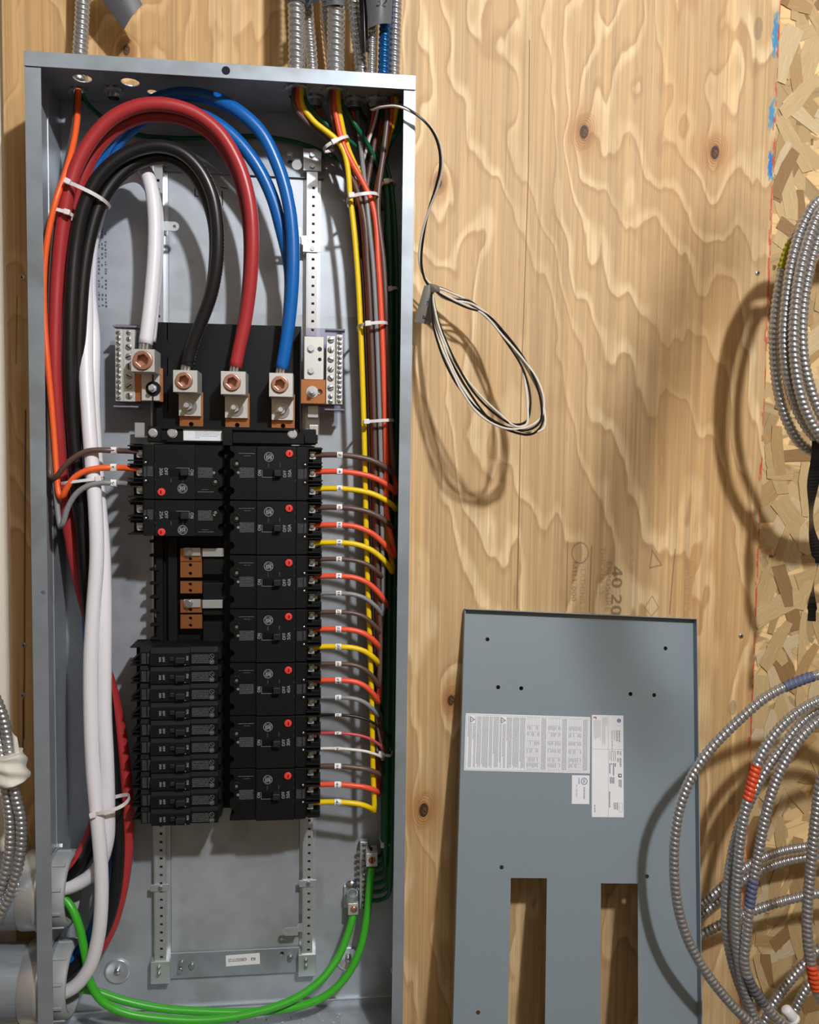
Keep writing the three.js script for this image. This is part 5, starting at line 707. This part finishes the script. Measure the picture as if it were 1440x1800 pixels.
// ------------------------------------------------------------------ cover plate leaning on the wall
{
  const t = new THREE.Group(); t.name = numbered('cover_plate'); scene.add(t); tag(t, 'grey painted steel cover plate with two slots and printed labels leaning on the plywood', 'cover plate');
  const rho = -0.0479125, lam = 0.2046593, X = V(Math.cos(rho), Math.sin(rho), 0), D0 = V(Math.sin(rho), -Math.cos(rho) * Math.cos(lam), Math.sin(lam)), Z = X.clone().cross(D0.clone().negate()).normalize(), Yv = Z.clone().cross(X), Wd = 0.3836, Ln = 1.15, LD = 0.013;
  t.matrixAutoUpdate = true; t.quaternion.setFromRotationMatrix(new THREE.Matrix4().makeBasis(X, Yv, Z)); t.position.copy(W(0.61218, -0.75113, 0.016));
  const k = (u) => 0.1918 + (u - 0.1918) * 1.0, hole = (u, v, r) => ({ x: u, y: -v, r });
  const slots = [{ x: (0.085 + 0.1418) / 2, y: -(0.4065 + 0.96) / 2, w: 0.0568, h: 0.5535 }, { x: (0.2278 + 0.2873) / 2, y: -(0.4135 + 0.96) / 2, w: 0.0595, h: 0.5465 }];
  part('panel', plate(rectO(0, Wd, -Ln, 0), [...slots, ...[[0.0394, 0.0467], [0.3347, 0.05], [0.0585, 0.1207], [0.0958, 0.1213], [0.2756, 0.1246], [0.3153, 0.1252], [0.0703, 0.3912], [0.3021, 0.4029], [0.0392, 0.5975]].map(([u, v]) => hole(u, v, 0.0033))], -LD - 0.0015, -LD), M.cover, t);
  part('lip', rbox(0, Wd, -0.0015, 0, -LD, 0, 0.0004), M.cover, t); part('lip', rbox(0, Wd, -Ln, -Ln + 0.0015, -LD, 0, 0.0004), M.cover, t);
  part('lip', rbox(0, 0.0015, -Ln, 0, -LD, -0.004, 0.0004), M.cover, t); part('lip', rbox(Wd - 0.0015, Wd, -Ln, 0, -LD, 0, 0.0004), M.cover, t);
  // printed labels, their lettering running down the plate
  const rot = (w, h, f) => ctex(canvas(w, h, (g) => { g.fillStyle = '#e4e8ec'; g.fillRect(0, 0, w, h); g.translate(w, 0); g.rotate(Math.PI / 2); f(g, h, w); }));   // f draws with x running down the plate, y running to its left
  const bars = (g, x0, x1, y, hgt, ragged) => { let x = x0; const xe = x1 - (ragged ? rr(0, ragged) : 0); while (x < xe) { const l = rr(3, 10); g.fillRect(x, y, Math.min(l, xe - x), hgt); x += l + 2.5; } };
  const L1 = rot(1200, 512, (g, w, h) => {
    g.strokeStyle = '#9aa2a8'; g.lineWidth = 3; g.strokeRect(10, 10, w - 20, h - 20); g.fillStyle = '#7d858b';
    let y = 24; for (let b = 0; b < 3; b++) { for (let r = 0; r < 5; r++) { bars(g, 20, w - 20, y, 6, 0); y += 10; } y += 10; g.strokeStyle = '#6d757b'; g.lineWidth = 1.5; for (let r = 0; r < 9; r++) { g.strokeRect(20, y, w - 40, 14); for (const c of [90, 150, 230, 300, 380, 430]) { g.beginPath(); g.moveTo(c, y); g.lineTo(c, y + 14); g.stroke(); if (rnd() > 0.35) bars(g, c + 6, c + 44, y + 4, 5, 14); } y += 14; } y += 16; }
    while (y < h - 40) { const n = 2 + (rnd() * 5 | 0), last = rr(0, 330); for (let r = 0; r < n; r++) { bars(g, 22, r === n - 1 ? w - 30 - last : w - 24, y, 6, 16); y += 10.5; } y += 7; if (y > h - 40) break; }
    for (const yy of [h * 0.7, h * 0.945]) { g.fillStyle = '#e4e8ec'; g.fillRect(20, yy - 24, 64, 52); g.strokeStyle = '#22272b'; g.lineWidth = 5; g.beginPath(); g.moveTo(52, yy - 18); g.lineTo(76, yy + 20); g.lineTo(28, yy + 20); g.closePath(); g.stroke(); g.fillStyle = '#22272b'; g.font = 'bold 26px sans-serif'; g.textAlign = 'center'; g.fillText('!', 52, yy + 16); }
  });
  const L2 = rot(340, 1024, (g, w, h) => {
    g.fillStyle = '#23308a'; g.beginPath(); g.arc(50, 46, 22, 0, 7); g.fill(); g.strokeStyle = '#e4e8ec'; g.lineWidth = 2; g.beginPath(); g.arc(50, 46, 17, 0, 7); g.stroke(); g.fillStyle = '#e4e8ec'; g.font = 'italic bold 22px serif'; g.textAlign = 'center'; g.textBaseline = 'middle'; g.fillText('GE', 50, 47);
    g.textAlign = 'left'; g.textBaseline = 'alphabetic'; g.strokeStyle = '#8c9196'; g.lineWidth = 2; g.beginPath(); g.moveTo(104, 28); g.lineTo(104, 70); g.stroke();
    g.fillStyle = '#2e3338'; g.font = 'bold 25px sans-serif'; g.fillText('Industrial', 150, 50); g.fillText('Solutions', 150, 76); g.fillStyle = '#6a7076'; g.font = '24px sans-serif'; g.fillText('ReliaGear', 150, 102); g.fillText('Lighting Panelboard', 150, 128);
    g.strokeStyle = '#6a7076'; g.beginPath(); g.moveTo(0, 165); g.lineTo(w, 165); g.moveTo(345, 0); g.lineTo(345, h); g.stroke();
    g.fillStyle = '#a0a6ab'; for (let r = 0; r < 6; r++) bars(g, 20, r < 2 ? 120 : 320, 176 + r * 10, 5, 40); for (let r = 0; r < 8; r++) bars(g, 50, 260, 246 + r * 10, 5, 40); g.fillStyle = '#b03040'; g.fillRect(16, 292, 12, 34); g.fillRect(16, 292, 26, 10);
    g.fillStyle = '#2a2f33'; g.font = 'bold 25px sans-serif'; g.fillText('CAT.', 358, 40); g.fillText('NO.', 358, 68); g.fillText('AQF3422MTX', 430, 40, 92); g.fillText('AXT', 430, 68, 44); g.fillRect(590, 20, 36, 36); g.fillStyle = '#e4e8ec'; g.fillRect(598, 26, 18, 20); g.fillStyle = '#2a2f33'; bars(g, 650, 730, 22, 10, 0); bars(g, 650, 720, 40, 10, 0);
    g.fillStyle = '#71777c'; for (let r = 0; r < 4; r++) bars(g, 360, 470, 84 + r * 20, 7, 20); g.fillStyle = '#2a2f33'; for (let r = 0; r < 4; r++) bars(g, 484, [520, 610, 500, 590][r], 82 + r * 20, 11, 0); for (let r = 0; r < 3; r++) bars(g, 625, 690, 100 + r * 18, 11, 0); bars(g, 770, 930, 146, 10, 0); for (let r = 0; r < 3; r++) bars(g, 880, 960, 60 + r * 18, 9, 20);
    g.font = 'bold 22px sans-serif'; g.fillText('For A/AO', 900, 318, 78); g.strokeStyle = '#6a7076'; g.beginPath(); g.roundRect ? g.roundRect(884, 12, 90, 30, 12) : g.rect(884, 12, 90, 30); g.stroke();
  });
  const L3 = rot(188, 284, (g, w, h) => { g.strokeStyle = '#1f2f80'; g.lineWidth = 6; g.beginPath(); g.arc(56, 56, 32, 0, 7); g.stroke(); g.fillStyle = '#1f2f80'; g.font = 'bold 34px sans-serif'; g.textAlign = 'center'; g.fillText('UL', 56, 68); g.font = 'bold 20px sans-serif'; g.fillText('LISTED', 54, 120); g.textAlign = 'left'; g.fillStyle = '#2a2f55'; g.font = 'bold 19px sans-serif'; g.fillText('PANELBOARD', 112, 62, 150); g.fillStyle = '#8a9096'; g.fillText('No. L-8719507', 90, 146, 150); });
  const lab = (name, u0, u1, v0, v1, tex, a, label) => { const q = part(name, new RoundedBoxGeometry(u1 - u0, v1 - v0, 0.0007, 2, 0.0003), M.labelWhite, t, label); q.position.set((u0 + u1) / 2, -(v0 + v1) / 2, -LD + 0.0002); q.rotation.z = a; part('label_print', decal(u1 - u0 - 0.0008, v1 - v0 - 0.0008, 0, 0, 0.0005), std(0xffffff, 0.5, 0, { map: tex }), q); };
  lab('instruction_label', 0.0075, 0.2088, 0.1625, 0.2492, L1, -0.003, 'large label of fine print and tables');
  lab('rating_label', 0.2118, 0.2638, 0.159, 0.3152, L2, 0.006, 'white rating label with a round blue emblem');
  lab('listing_label', 0.1798, 0.2082, 0.2525, 0.296, L3, 0, 'small white label with a blue circle mark');
}

for (const o of settleList) settle(o);
renderer.render(scene, camera);
